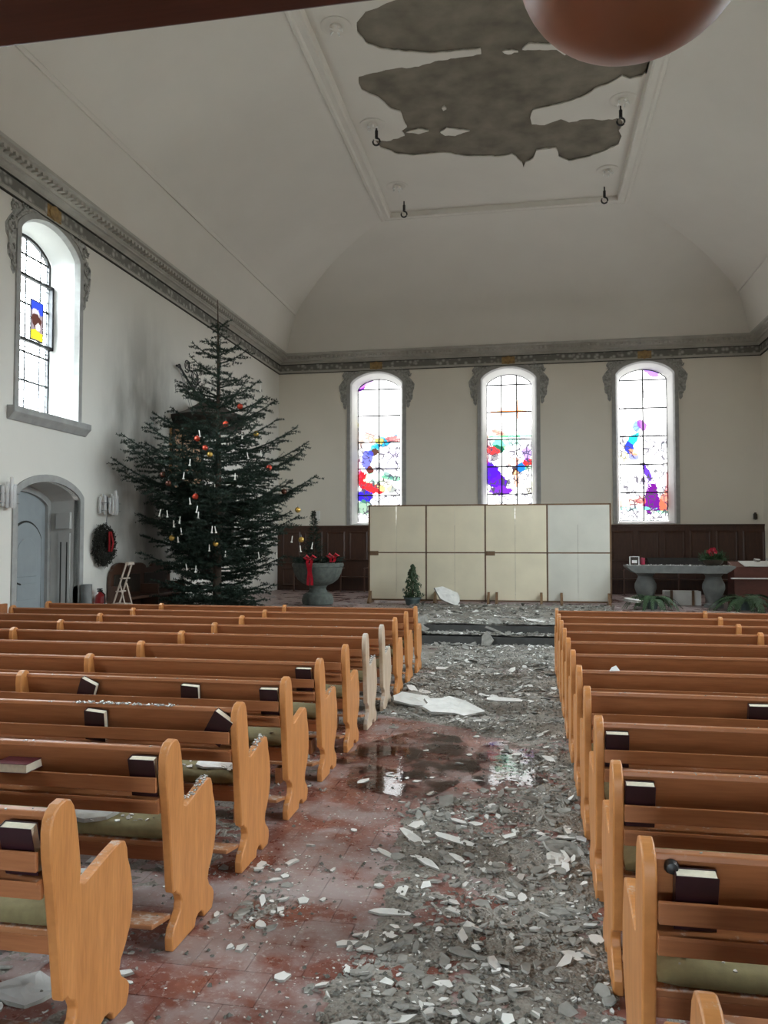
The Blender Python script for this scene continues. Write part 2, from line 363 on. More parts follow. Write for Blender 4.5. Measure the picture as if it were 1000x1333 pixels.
def outline(hw, z0, zs, rise, c=0.0, n=20):
    top = []
    for i in range(n+1):
        x = -hw*math.cos(PI*i/n); top.append((c+x, arch_z(x, hw, zs, rise)))
    return [(c+hw, z0), (c-hw, z0)] + top        # closed: bottom right, bottom left, then over the arch to the right
def loft(o1, w1, o2, w2, closed=True):
    n = len(o1); vs = [(u, w1, z) for u, z in o1] + [(u, w2, z) for u, z in o2]
    return vs, [(i, (i+1)%n, (i+1)%n+n, i+n) for i in range(n if closed else n-1)]

# ================================================================== structure: walls
HW, ZSP, RISE, ZT = 0.855, 6.96, 0.38, 7.34
WIN_END = (-4.86, -0.67, 3.40)      # window centres on the end wall
WIN_L = (12.35, 7.2, 2.0)           # along the left wall
WIN_R = (17.6, 12.35, 7.2, 2.0)
DOOR_C, DOOR_HW = 12.42, 0.90
TW = 0.62                            # wall thickness
def hole(c, z0): return outline(HW, z0, ZSP, RISE, c)
rect = lambda a, b, c, d: [(a, c), (b, c), (b, d), (a, d)]
struct(link('wall_front', sheet([rect(XL-TW, XR+TW, 0, 8.6)] + [hole(c, 2.42) for c in WIN_END], TW, lambda u, v, t: (u, YF+TW/2+t, v)), M_wall))
struct(link('wall_left', sheet([rect(YB, YF, -0.05, 8.6)] + [hole(c, 4.0) for c in WIN_L] + [outline(DOOR_HW, 0.0, 2.62, 0.27, DOOR_C)], TW,
                               lambda u, v, t: (XL-TW/2+t, u, v)), M_walll))
struct(link('wall_right', sheet([rect(YB, YF, -0.05, 8.6)] + [hole(c, 4.0) for c in WIN_R], TW, lambda u, v, t: (XR+TW/2+t, u, v)), M_wall))
struct(link('wall_back', sheet([rect(XL-TW, XR+TW, -0.05, 8.6), rect(-1.95, 0.55, 0.0, 2.2)], 0.4, lambda u, v, t: (u, YB-0.2+t, v)), M_wall))
# floors
fl = struct(MB().box(XL-1.2, YB-0.4, -0.3, XR+TW, 14.9, -0.012).build('floor', M_floor))
# terracotta tiles of the aisle, one by one where they can be told apart
tiles = []
tme = None
for j in range(24):
    for i in range(12):
        x = -2.10 + 0.25*i + (0.125 if j % 2 else 0); y = 2.47 + 0.25*j
        if tme is None:
            o = MB().box(-0.1235, -0.1235, -0.020, 0.1235, 0.1235, 0.0).build('tile', M_tile, fl, bevel=0); tme = o.data
        else:
            o = bpy.data.objects.new('tile', tme); C.objects.link(o); o.parent = fl
        o.location = (x, y, random.uniform(-0.0015, 0.0)); o.rotation_euler = (random.uniform(-.002,.002), random.uniform(-.002,.002), 0)
fill = MB()      # the same tiles farther off and under the pews, where they are too small to tell apart singly
for j in range(-30, 50):
    y = 2.47 + 0.25*j
    if y > 14.3 or y < -4.8: continue
    for i in range(-24, 35):
        x = -2.10 + 0.25*i + (0.125 if j % 2 else 0)
        if 0 <= i < 12 and 0 <= j < 24: continue
        if x < -8.0 or x > 6.6: continue
        fill.add([(x-.1235,y-.1235,0),(x+.1235,y-.1235,0),(x+.1235,y+.1235,0),(x-.1235,y+.1235,0)], [(0,1,2,3)])
o = fill.build('tile_field', M_floor, fl, fix=False); o['kind'] = 'stuff'
struct(MB().box(XL, 14.80, -0.02, XR, YF, ZS).build('floor_chancel', M_floor))
struct(MB().box(XL, 14.45, -0.02, XR, 14.80, 0.165).build('trim_1', plain('grey_step_stone', (0.055, 0.055, 0.052), 0.8, 0.2, 6, 0.2), bevel=0.01))
struct(MB().box(XL, 14.79, 0.165, XR, 14.83, ZS+0.004).build('trim_2', bpy.data.materials['grey_step_stone'], bevel=0.004))

# ceiling: cove on all four sides, then the flat field
PROF = [(0.36,7.93),(0.44,8.10),(0.54,8.45),(0.66,8.78),(0.80,9.08),(1.05,9.32),(1.33,9.51),(1.8,9.80),(2.32,10.06),(2.9,10.26),(3.5,10.41),(4.0,10.47),(4.40,10.50)]
def ring(prof, sides=(0,1,2,3)):
    mb = MB()
    for s_ in sides:
        vs = []
        for d, z in prof:
            x0, x1, y0, y1 = XL+d, XR-d, YB+d, YF-d
            a, b = (((x0,y0),(x0,y1)), ((x0,y1),(x1,y1)), ((x1,y1),(x1,y0)), ((x1,y0),(x0,y0)))[s_]
            vs += [(*a, z), (*b, z)]
        mb.add(vs, [(2*i, 2*i+1, 2*i+3, 2*i+2) for i in range(len(prof)-1)])
    return mb
ceil = struct(ring(PROF).build('ceiling', M_ceil, fix=False, smooth=40))
FZ = 10.60
fx0, fx1, fy0, fy1 = XL+4.40, XR-4.40, YB+4.40, YF-4.40
# moulded frame around the ceiling field
FP = [(4.22,10.478),(4.24,10.45),(4.30,10.44),(4.34,10.46),(4.40,10.45),(4.46,10.43),(4.50,10.44),(4.52,10.50),(4.53,FZ)]
struct(ring(FP).build('trim_3', M_ceil, fix=False, smooth=30))
# crease bead along the two long sides
for s_, nm in ((0, 'trim_4'), (2, 'trim_5')):
    struct(ring([(0.79,9.05),(0.83,9.04),(0.86,9.10),(0.84,9.13)], (s_,)).build(nm, M_ceil, fix=False))
# plaster skin of the ceiling field with the fallen area open, bare undercoat above it
HOLES = [[(-2.82,12.77),(-2.85,12.90),(-2.87,13.04),(-2.84,13.14),(-2.81,13.22),(-2.79,13.34),(-2.75,13.40),(-2.69,13.43),(-2.62,13.50),(-2.57,13.55),(-2.50,13.58),(-2.44,13.59),(-2.38,13.64),(-2.32,13.66),(-2.25,13.66),(-2.19,13.71),(-2.13,13.73),(-2.06,13.73),(-1.98,13.76),(-1.91,13.79),(-1.84,13.81),(-1.78,13.83),(-1.71,13.85),(-1.63,13.86),(-1.55,13.85),(-1.50,13.85),(-1.41,13.86),(-1.34,13.86),(-1.27,13.86),(-1.20,13.87),(-1.13,13.86),(-1.05,13.88),(-0.97,13.88),(-0.89,13.89),(-0.82,13.87),(-0.82,14.02),(-0.90,14.02),(-0.97,14.05),(-1.05,14.05),(-1.14,14.05),(-1.21,14.05),(-1.28,14.06),(-1.37,14.05),(-1.43,14.08),(-1.52,14.08),(-1.59,14.07),(-1.66,14.08),(-1.75,14.13),(-1.81,14.13),(-1.89,14.15),(-1.97,14.19),(-2.04,14.18),(-2.12,14.20),(-2.20,14.20),(-2.28,14.16),(-2.35,14.16),(-2.43,14.17),(-2.51,14.18),(-2.58,14.18),(-2.67,14.21),(-2.75,14.23),(-2.82,14.23),(-2.88,14.24),(-2.97,14.26),(-3.04,14.29),(-3.12,14.30),(-3.15,14.42),(-3.17,14.54),(-3.16,14.76),(-3.09,14.84),(-3.04,14.92),(-2.97,14.98),(-2.90,15.07),(-2.85,15.18),(-2.81,15.27),(-2.77,15.41),(-2.72,15.52),(-2.65,15.59),(-2.55,15.66),(-2.54,15.80),(-2.54,15.98),(-2.53,16.14),(-2.51,16.26),(-2.65,16.40),(-2.61,16.60),(-2.69,16.63),(-2.77,16.69),(-2.87,16.69),(-2.94,16.75),(-3.03,16.76),(-3.12,16.72),(-3.20,16.70),(-3.29,16.69),(-3.26,16.84),(-3.23,17.01),(-3.17,17.09),(-3.10,17.16),(-3.01,17.23),(-2.96,17.34),(-2.89,17.41),(-2.80,17.42),(-2.70,17.46),(-2.63,17.50),(-2.54,17.53),(-2.43,17.51),(-2.35,17.51),(-2.25,17.52),(-2.15,17.50),(-2.08,17.51),(-1.97,17.50),(-1.89,17.50),(-1.81,17.53),(-1.71,17.58),(-1.62,17.66),(-1.55,17.68),(-1.44,17.75),(-1.36,17.79),(-1.26,17.80),(-1.19,17.81),(-1.08,17.83),(-1.01,17.85),(-0.91,17.86),(-0.81,17.87),(-0.75,17.92),(-0.64,17.92),(-0.54,17.92),(-0.46,17.89),(-0.37,17.84),(-0.29,17.97),(-0.24,18.13),(-0.15,18.31),(-0.12,18.55),(-0.07,18.28),(0.02,18.24),(0.10,18.15),(0.14,17.97),(0.17,17.78),(0.25,17.77),(0.34,17.75),(0.43,17.75),(0.52,17.74),(0.60,17.75),(0.65,17.97),(0.67,18.16),(0.76,18.27),(0.84,18.34),(0.91,18.42),(0.98,18.41),(1.08,18.36),(1.18,18.35),(1.26,18.33),(1.35,18.30),(1.44,18.21),(1.51,18.19),(1.60,18.13),(1.69,18.06),(1.77,17.97),(1.86,17.92),(1.94,17.83),(1.95,17.67),(1.97,17.48),(1.88,17.21),(1.92,17.06),(1.93,16.88),(1.85,16.71),(1.79,16.69),(1.71,16.73),(1.62,16.70),(1.55,16.72),(1.49,16.72),(1.39,16.68),(1.30,16.63),(1.19,16.62),(1.11,16.61),(1.04,16.62),(0.99,16.67),(0.89,16.67),(0.83,16.68),(0.74,16.59),(0.66,16.52),(0.57,16.57),(0.50,16.60),(0.41,16.65),(0.33,16.70),(0.23,16.68),(0.16,16.64),(0.07,16.62),(0.04,16.37),(0.06,16.20),(0.10,16.07),(0.17,16.06),(0.26,16.04),(0.32,16.03),(0.41,16.02),(0.48,15.98),(0.56,15.97),(0.64,15.95),(0.72,15.91),(0.79,15.90),(0.87,15.86),(0.94,15.81),(1.02,15.79),(1.10,15.73),(1.16,15.67),(1.21,15.62),(1.25,15.54),(1.31,15.49),(1.37,15.46),(1.46,15.44),(1.53,15.39),(1.60,15.33),(1.67,15.25),(1.73,15.18),(1.80,15.25),(1.89,15.32),(1.95,15.29),(2.04,15.27),(2.10,15.27),(2.14,15.19),(2.21,15.13),(2.25,15.08),(2.22,14.95),(2.21,14.80),(2.21,14.68),(2.22,14.55),(2.21,14.43),(2.19,14.30),(2.16,14.17),(2.09,14.11),(2.02,14.08),(1.94,14.04),(1.88,13.95),(1.82,13.89),(1.74,13.80),(1.69,13.73),(1.63,13.65),(1.64,13.54),(1.67,13.45),(1.70,13.34),(1.71,13.25),(1.72,13.16),(1.72,13.08),(1.73,13.00),(1.75,12.92),(1.75,12.83),(1.76,12.76),(1.77,12.68),(1.72,12.61),(1.67,12.54),(1.62,12.46),(1.56,12.40),(1.53,12.33),(1.47,12.27),(1.42,12.19),(1.38,12.13),(1.33,12.07),(1.27,12.04),(1.23,12.04),(1.16,12.02),(1.11,12.01),(1.06,11.98),(1.00,11.95),(0.95,11.94),(0.88,11.92),(0.83,11.92),(0.78,11.90),(0.73,11.88),(0.67,11.87),(0.62,11.85),(0.56,11.83),(0.51,11.81),(0.46,11.80),(0.40,11.77),(0.34,11.76),(0.29,11.75),(0.24,11.72),(0.17,11.70),(0.12,11.69),(0.08,11.68),(0.02,11.66),(-0.04,11.67),(-0.09,11.68),(-0.14,11.68),(-0.21,11.71),(-0.26,11.71),(-0.30,11.73),(-0.37,11.73),(-0.42,11.74),(-0.48,11.76),(-0.52,11.77),(-0.58,11.77),(-0.64,11.79),(-0.70,11.81),(-0.74,11.80),(-0.79,11.82),(-0.85,11.84),(-0.92,11.85),(-0.97,11.86),(-1.03,11.87),(-1.09,11.88),(-1.13,11.91),(-1.19,11.93),(-1.24,11.96),(-1.29,11.99),(-1.35,12.01),(-1.40,12.05),(-1.47,12.08),(-1.51,12.09),(-1.56,12.12),(-1.63,12.16),(-1.68,12.19),(-1.73,12.21),(-1.80,12.24),(-1.86,12.28),(-1.91,12.30),(-1.97,12.32),(-2.04,12.33),(-2.12,12.35),(-2.18,12.37),(-2.25,12.39),(-2.33,12.43),(-2.40,12.47),(-2.47,12.49),(-2.55,12.51),(-2.62,12.53),(-2.69,12.62),(-2.76,12.70)],
 [(-0.10,14.03),(-0.05,13.95),(0.01,13.89),(0.06,13.89),(0.13,13.92),(0.17,13.92),(0.23,13.95),(0.29,13.96),(0.35,13.98),(0.40,13.96),(0.45,13.97),(0.51,13.99),(0.56,13.99),(0.63,13.99),(0.67,14.01),(0.70,14.13),(0.72,14.22),(0.70,14.27),(0.65,14.33),(0.60,14.27),(0.56,14.22),(0.50,14.14),(0.46,14.13),(0.41,14.12),(0.35,14.12),(0.29,14.11),(0.25,14.10),(0.20,14.08),(0.15,14.08),(0.09,14.07),(0.04,14.06),(0.00,14.05),(-0.05,14.05)],
 [(-0.45,14.02),(-0.39,14.01),(-0.33,14.03),(-0.28,14.02),(-0.23,14.05),(-0.17,14.09),(-0.24,14.08),(-0.29,14.12),(-0.35,14.12),(-0.41,14.08)],
 [(-2.56,16.47),(-2.48,16.44),(-2.41,16.44),(-2.34,16.43),(-2.29,16.40),(-2.21,16.43),(-2.14,16.49),(-2.08,16.51),(-2.15,16.53),(-2.23,16.56),(-2.31,16.59),(-2.38,16.54),(-2.44,16.51),(-2.50,16.50)],
 [(-1.85,16.60),(-1.76,16.54),(-1.69,16.46),(-1.63,16.50),(-1.56,16.52),(-1.49,16.55),(-1.44,16.59),(-1.36,16.60),(-1.30,16.64),(-1.23,16.67),(-1.29,16.68),(-1.37,16.71),(-1.41,16.74),(-1.49,16.77),(-1.55,16.81),(-1.63,16.78),(-1.69,16.76),(-1.76,16.76),(-1.82,16.66)],
 [(-1.71,15.67),(-1.65,15.62),(-1.62,15.72),(-1.69,15.77)]]
me = sheet([rect(fx0+0.1, fx1-0.1, fy0+0.1, fy1-0.1)] + HOLES, 0.035, lambda u, v, t: (u, v, FZ-0.018+t))
link('plaster_skin', me, M_ceil, ceil)
uc = MB(); nx, ny = 56, 150
for j in range(ny+1):
    for i in range(nx+1):
        x = fx0 + (fx1-fx0)*i/nx; y = fy0 + (fy1-fy0)*j/ny
        uc.v.append((x, y, FZ+0.006 + 0.012*noise.noise((x*2.2, y*2.2, 0)) + 0.006*noise.noise((x*7, y*7, 3))))
uc.f = [(j*(nx+1)+i, j*(nx+1)+i+1, (j+1)*(nx+1)+i+1, (j+1)*(nx+1)+i) for j in range(ny) for i in range(nx)]; uc.mi = [0]*len(uc.f)
uc.build('bare_undercoat', M_lath, ceil, fix=False, smooth=True)
struct(MB().box(XL-TW, YB-0.4, 10.9, XR+TW, YF+TW, 11.1).box(XL-TW, YB-.4, 8.6, XL-TW+.1, YF+TW, 10.9).box(XR+TW-.1, YB-.4, 8.6, XR+TW, YF+TW, 10.9)
       .box(XL-TW, YF+TW-.1, 8.6, XR+TW, YF+TW, 10.9).box(XL-TW, YB-.4, 8.6, XR+TW, YB-.3, 10.9).build('ceiling_loft', M_lath))
# cornice and frieze
CP = [(0.0,7.385),(0.035,7.385),(0.035,7.45),(0.05,7.455),(0.05,7.46)]
CP2 = [(0.05,7.66),(0.07,7.66),(0.09,7.70),(0.15,7.735),(0.20,7.74),(0.20,7.77),(0.23,7.79),(0.26,7.84),(0.33,7.86),(0.35,7.89),(0.41,7.90),(0.42,7.95),(0.40,7.965),(0.34,7.97)]
co = struct(ring(CP).build('trim_6', M_corn, fix=False))
c2 = ring(CP2).build('crown_moulding', M_corn, co, fix=False)
ring([(0.04,7.46),(0.04,7.655)]).build('frieze', M_frieze, co, fix=False)
ring([(0.0,7.37),(0.045,7.37),(0.045,7.388),(0.0,7.388)]).build('lower_line', M_line, co, fix=False)
ring([(0.04,7.652),(0.078,7.652),(0.078,7.667)]).build('upper_line', M_line, co, fix=False)
dn = MB()
y = YB+0.3
while y < YF-0.3:
    for x0, x1 in ((XL+0.24, XL+0.36), (XR-0.36, XR-0.24)): dn.box(x0, y, 7.80, x1, y+0.07, 7.86)
    y += 0.14
x = XL+0.3
while x < XR-0.3: dn.box(x, YF-0.36, 7.80, x+0.07, YF-0.24, 7.86); x += 0.14
o = dn.build('dentils', M_corn, co, fix=False); o['kind'] = 'stuff'

# ================================================================== windows
def cell(x0, x1, z0, z1, hw, zs, rise, yy, n=8):
    top = [(x1+(x0-x1)*i/n) for i in range(n+1)]
    pts = [(x0, z0), (x1, z0)] + [(x, min(z1, arch_z(x, hw, zs, rise))) for x in top]
    if max(p[1] for p in pts) - z0 < 0.02: return None
    pts = [(p[0], max(p[1], z0+0.004)) if i > 1 else p for i, p in enumerate(pts)]
    m = MB(); n_ = len(pts)
    return m.prism(pts, yy-0.004, yy+0.004, 'y')
def scroll(mb, cx, cz, r, a0, turns, th, y0=-0.02, sgn=1):
    pts = []; n = int(12*turns)+3
    for i in range(n+1):
        t = i/n; a = a0 + sgn*t*turns*2*PI; rr = r*(1-0.82*t)
        pts.append((cx+rr*math.cos(a), y0, cz+rr*math.sin(a)))
    mb.tube(pts, [th*(1-0.5*i/n) for i in range(n+1)], 5)
def ornament(win, zc):
    """grey scrollwork around the window head"""
    t = MB()
    for s_ in (-1, 1):
        # solid painted ground: outline bulging outside the surround
        ol = [(0.0, 7.40), (s_*0.95, 7.40), (s_*1.06, 7.38), (s_*1.10, 7.25), (s_*1.06, 7.14), (s_*1.16, 7.02), (s_*1.24, 6.90), (s_*1.22, 6.74), (s_*1.15, 6.66),
              (s_*1.18, 6.55), (s_*1.17, 6.42), (s_*1.08, 6.34), (s_*1.09, 6.22), (s_*1.03, 6.14), (s_*0.985, 6.18), (s_*0.965, 6.5), (s_*0.965, 6.96)]
        for i in range(1, 12):
            a = PI*i/24; x = 0.965*math.cos(a); ol.append((s_*x, arch_z(x, 0.966, ZSP+0.02, RISE+0.075)))
        t.prism(ol, -0.008, 0.0, 'y')
        scroll(t, s_*1.10, 6.92, 0.125, PI/2, 1.6, 0.030, sgn=s_)
        scroll(t, s_*1.07, 6.56, 0.10, -PI/2, 1.5, 0.026, sgn=s_)
        scroll(t, s_*1.03, 7.24, 0.10, 0, 1.5, 0.026, sgn=-s_)
        scroll(t, s_*0.78, 7.37, 0.075, 0, 1.4, 0.022, sgn=s_)
        scroll(t, s_*1.04, 6.33, 0.06, 0, 1.3, 0.020, sgn=s_)
        t.tube([(s_*1.0, -0.02, 6.20), (s_*1.05, -0.02, 6.40), (s_*1.14, -0.02, 6.58), (s_*1.19, -0.02, 6.78)], [0.012, .025, .03, .02], 5)
        t.tube([(s_*0.30, -0.02, 7.39), (s_*0.55, -0.02, 7.37), (s_*0.80, -0.02, 7.27), (s_*0.98, -0.02, 7.08)], [0.02, .028, .028, .02], 5)
        for q in range(5):
            t.tube([(s_*(1.00+0.03*q), -0.02, 7.20-0.19*q), (s_*(1.12+0.02*(q%2)), -0.022, 7.14-0.19*q)], [0.022, .008], 5)
    t.build('scroll_ornament', M_scroll, win, smooth=True)
    MB().box(-0.20, -0.05, 7.42, 0.20, -0.01, 7.64).prism([(-0.13,7.45),(0,7.40),(0.13,7.45),(0.17,7.53),(0.13,7.61),(0,7.66),(-0.13,7.61),(-0.17,7.53)], -0.075, -0.04, 'y').build('rosette', M_gold, win)
def window(name, loc, rz, z0, nv, pmat, style):
    e = struct(empty(name, loc, rz))
    so, si = outline(HW+0.11, z0, ZSP+0.02, RISE+0.08), outline(HW, z0, ZSP, RISE)
    m = MB(); m.add(*loft(so, 0.0, so, -0.03)); m.add(*loft(so, -0.03, si, -0.03)); m.add(*loft(si, -0.03, outline(HW-0.04, z0+.02, ZSP-.02, RISE-.02), 0.06)); m.build('surround', M_stone, e, fix=False)
    gh, gs, gr, gz, gd = 0.71, ZSP-0.09, RISE-0.06, z0+0.10, 0.50
    a = outline(HW-0.04, z0+.02, ZSP-.02, RISE-.02); b = outline(gh, gz, gs, gr)
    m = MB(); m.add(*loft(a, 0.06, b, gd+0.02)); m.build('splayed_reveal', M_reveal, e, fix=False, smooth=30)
    fr = MB(); fw = 0.025 if style == 'end' else 0.055; b2 = outline(gh-fw, gz+0.03, gs-fw*.4, gr-fw*.6)
    fr.add(*loft(b, gd-0.03, b2, gd-0.03)); fr.add(*loft(b2, gd-0.03, b2, gd+0.03)); fr.build('frame', M_lead, e, fix=False)
    top = gs + gr; bt = 0.020 if style == 'end' else 0.016
    if style == 'end':
        xs = [-gh + 2*gh*i/nv for i in range(nv+1)]; zs = [gz + 0.868*i for i in range(7)]; zs = [z for z in zs if z < top-0.1] + [top+0.01]
    else:
        xs = [-gh, -0.40, 0.40, gh]; zs = [gz, gz+0.55, gz+1.05, gz+1.25, gz+1.9, gz+2.36, gz+2.75, top+0.01]
        xs = [-gh, -0.42, 0, 0.42, gh]
    for i in range(len(xs)-1):
        for j in range(len(zs)-1):
            c = cell(xs[i], xs[i+1], zs[j], zs[j+1], gh-0.01, gs, gr, gd)
            if c: c.build('pane', pmat, e, fix=True)
    bars = MB()
    for x in xs[1:-1]: bars.box(x-bt, gd-0.022, gz, x+bt, gd-0.006, arch_z(x, gh, gs, gr))
    bars.build('mullion', M_lead, e)
    for z in zs[1:-1]:
        hw_ = gh if z < gs else gh*(1-((z-gs)/gr)**1.39)**0.5 if z < top else 0
        MB().box(-hw_, gd-0.028, z-bt, hw_, gd-0.006, z+bt).build('glazing_bar', M_lead, e)
    # thin leading
    ld = MB()
    if style == 'side':
        for k in range(1, 16):
            z = gz+0.19*k
            if z < top-0.3: ld.box(-gh, gd-0.012, z-0.006, gh, gd-0.004, z+0.006)
        for k in (-0.62, 0.62): ld.box(k-0.007, gd-0.012, gz, k+0.007, gd-0.004, gs+0.05)
        ld.build('leading', M_lead, e)['kind'] = 'stuff'
        # hinged vent in the middle, tilted into the room
        vt = MB(); v0, v1 = gz+1.22, gz+2.38
        for (x0, x1, za, zb) in ((-gh,-gh+0.05,v0,v1),(gh-0.05,gh,v0,v1),(-gh,gh,v0,v0+0.05),(-gh,gh,v1-0.05,v1),(-0.40,-0.36,v0,v1)): vt.box(x0, gd-0.10, za, x1, gd-0.03, zb)
        vt.build('vent_frame', M_lead, e)
        # sill
        MB().prism([(-0.14, z0+0.02), (-0.14, z0-0.08), (-0.09, z0-0.13), (-0.03, z0-0.20), (0.0, z0-0.20), (0.0, z0-0.02), (0.08, z0+0.03)], -1.12, 1.12, 'x').build('sill', M_stone, e, bevel=0.01)
    ornament(e, 7)
    return e
P = 'stained_glass_'
B = lambda *a: a
blA = [(-0.62,6.98,.14,.12,0,(.45,.05,1.0),1),(-.45,7.05,.20,.08,-20,(.8,.35,1.2),.9),(-.05,5.03,.30,.10,-45,(.1,1.2,1.6),.95),(.18,5.13,.32,.10,-25,(.05,.6,1.0),1),(.45,5.22,.2,.08,10,(1.6,.35,.3),.9),
       (-.30,5.28,.22,.10,30,(1.5,.4,.1),.8),(0.0,5.16,.12,.08,0,(1.8,1.6,.2),.9),(-.16,4.80,.10,.10,0,(.15,.08,.06),1),(-.40,4.55,.14,.26,10,(.1,.12,1.1),.95),(-.30,4.22,.09,.12,0,(.22,.06,.05),1),
       (-.50,3.85,.14,.34,-15,(1.3,.03,.05),1),(-.15,3.62,.30,.14,15,(1.4,.05,.06),1),(-.48,3.35,.20,.16,0,(.06,.03,.9),1),(-.1,3.95,.3,.14,0,(.8,2.5,1.5),.7),(.45,3.95,.28,.07,8,(.1,.6,.3),.9),
       (.40,4.35,.16,.16,0,(.5,.5,.9),.6),(.45,4.70,.16,.10,0,(.5,.35,.9),.7),(-.55,3.0,.3,.16,0,(.1,.35,.15),.9),(-.66,4.35,.05,.2,0,(1.4,.2,.5),.8),(.42,3.58,.12,.09,0,(.2,.25,.2),.9),(-.55,5.7,.3,.05,0,(3,2.6,.8),.8)]
blA += [(-.35,5.45,.30,.05,20,(.35,.3,.3),.8),(.25,5.62,.16,.09,0,(.45,.25,.25),.7),(-.05,4.3,.12,.14,0,(.3,.3,.4),.8),(.15,3.72,.2,.16,0,(1.8,1.6,.6),.6),(.30,4.05,.18,.06,30,(.1,.35,.3),.9),(-.62,5.2,.1,.2,0,(1.9,.9,.2),.6)]
blB = [(.02,6.02,.46,.022,0,(1.7,.45,.1),1),(.26,6.05,.018,.26,0,(1.2,.4,.15),1),(-.25,5.98,.018,.14,0,(1.6,.5,.3),1),(-.32,5.32,.24,.08,25,(1.7,.4,.2),.9),(0,5.22,.72,.035,0,(.2,1.8,.7),.9),
       (-.32,4.92,.16,.18,0,(.03,.25,.15),1),(-.05,4.9,.11,.11,0,(.5,.8,.4),.8),(-.1,5.03,.4,.1,0,(.5,2.2,1.4),.7),(-.58,4.78,.22,.12,20,(1.6,.08,.08),1),(-.46,4.55,.12,.10,0,(.12,.08,.1),.9),
       (-.52,4.0,.22,.42,-25,(.12,.02,.85),1),(-.30,3.72,.22,.22,30,(.16,.02,.8),1),(-.25,3.50,.30,.12,0,(.30,.05,1.0),1),(.22,4.12,.14,.12,0,(.12,.06,.04),1),(.22,3.88,.08,.24,0,(1.8,.9,.5),.9),
       (.38,4.24,.14,.14,40,(.03,.3,1.4),1),(.10,4.42,.24,.10,0,(1.7,.35,.1),.8),(.58,4.40,.14,.10,0,(1.6,.06,.06),1),(.55,4.65,.12,.16,0,(.4,.15,.9),.9),(.60,4.18,.10,.08,0,(.2,.9,.3),.8),
       (.62,3.6,.1,.2,0,(1.4,1.3,.3),.6),(-.68,4.8,.04,.4,0,(1.8,.2,.2),.6)]
blC = [(.28,7.10,.20,.10,25,(.5,.2,1.1),.95),(-.30,5.02,.22,.10,-50,(.05,1.0,1.4),1),(-.42,4.78,.10,.16,0,(.06,.1,1.0),1),(-.30,4.50,.16,.10,20,(.15,.2,1.1),.9),(-.20,5.42,.10,.14,0,(.1,.4,1.4),.9),
       (-.02,5.48,.14,.10,60,(.5,.1,.7),.95),(-.28,4.62,.12,.07,20,(1.8,.6,.1),.8),(.12,3.98,.07,.24,-25,(.22,.08,.9),1),(.32,4.10,.05,.08,0,(.2,.25,.3),.8),(.20,3.20,.17,.36,10,(.26,.02,.40),1),
       (.40,2.98,.22,.14,0,(.22,.02,.38),1),(.62,3.10,.12,.28,10,(1.5,.25,.12),.95),(-.45,3.08,.34,.10,-8,(1.8,.7,.45),.85),(-.1,3.15,.14,.12,0,(1.6,.25,.2),.85),(-.3,2.90,.50,.05,0,(.3,1.4,1.0),.8),
       (.50,2.78,.2,.04,0,(.3,1.6,.8),.8),(-.55,4.5,.1,.14,0,(2.2,2.0,.3),.7),(.60,4.85,.05,.05,0,(.2,.5,.4),.8),(.70,3.6,.04,.4,0,(2.2,.35,.35),.9)]
blC += [(-.52,5.9,.03,.3,0,(.4,.4,.4),.7),(0.03,6.45,.02,.12,0,(.3,.3,.3),.8),(-.12,6.50,.16,.014,0,(.25,.25,.25),.9),(.1,3.75,.14,.1,0,(.3,.15,.7),.8),(-.1,3.55,.12,.06,0,(.2,.2,.5),.8)]
blA = [(a, b, c*1.25, d*1.25, e, f, g) for a, b, c, d, e, f, g in blA]; blC = [(a, b, c*1.2, d*1.2, e, f, g) for a, b, c, d, e, f, g in blC]; blB = [(a, b, c*1.15, d*1.15, e, f, g) for a, b, c, d, e, f, g in blB]
for i, (c, nv, bl) in enumerate(zip(WIN_END, (2, 3, 2), (blA, blB, blC))):
    window(f'window_{i+1}', (c, YF, 0), 0, 2.42, nv, pane_mat(P+'abc'[i], bl, (1, 1, 1)), 'end')
M_clear = bpy.data.materials.new('clear_glass'); M_clear.use_nodes = True
_n = M_clear.node_tree; _n.nodes.clear(); _o = N(_n, 'ShaderNodeOutputMaterial'); _t = N(_n, 'ShaderNodeBsdfTransparent'); _t.inputs[0].default_value = (0.90, 0.94, 0.95, 1)
_g = N(_n, 'ShaderNodeBsdfGlossy'); _g.inputs['Roughness'].default_value = 0.1; _x = N(_n, 'ShaderNodeMixShader'); _x.inputs[0].default_value = 0.04
_n.links.new(_t.outputs[0], _x.inputs[1]); _n.links.new(_g.outputs[0], _x.inputs[2]); _n.links.new(_x.outputs[0], _o.inputs[0])
def portal(x, y, rz):
    l = bpy.data.lights.new('daylight_portal', 'AREA'); l.shape = 'RECTANGLE'; l.size = 1.6; l.size_y = 3.3; l.cycles.is_portal = True
    o = bpy.data.objects.new('daylight_portal', l); C.objects.link(o); o.location = (x, y, 5.65); o.rotation_euler = (PI/2, 0, rz)
for c in WIN_L: portal(XL-0.60, c, -PI/2)
for c in WIN_R: portal(XR+0.60, c, PI/2)
wl = []
for i, c in enumerate(WIN_L): wl.append(window(f'window_{i+4}', (XL, c, 0), PI/2, 4.0, 2, M_clear, 'side'))
for i, c in enumerate(WIN_R): window(f'window_{i+7}', (XR, c, 0), -PI/2, 4.0, 2, M_clear, 'side')
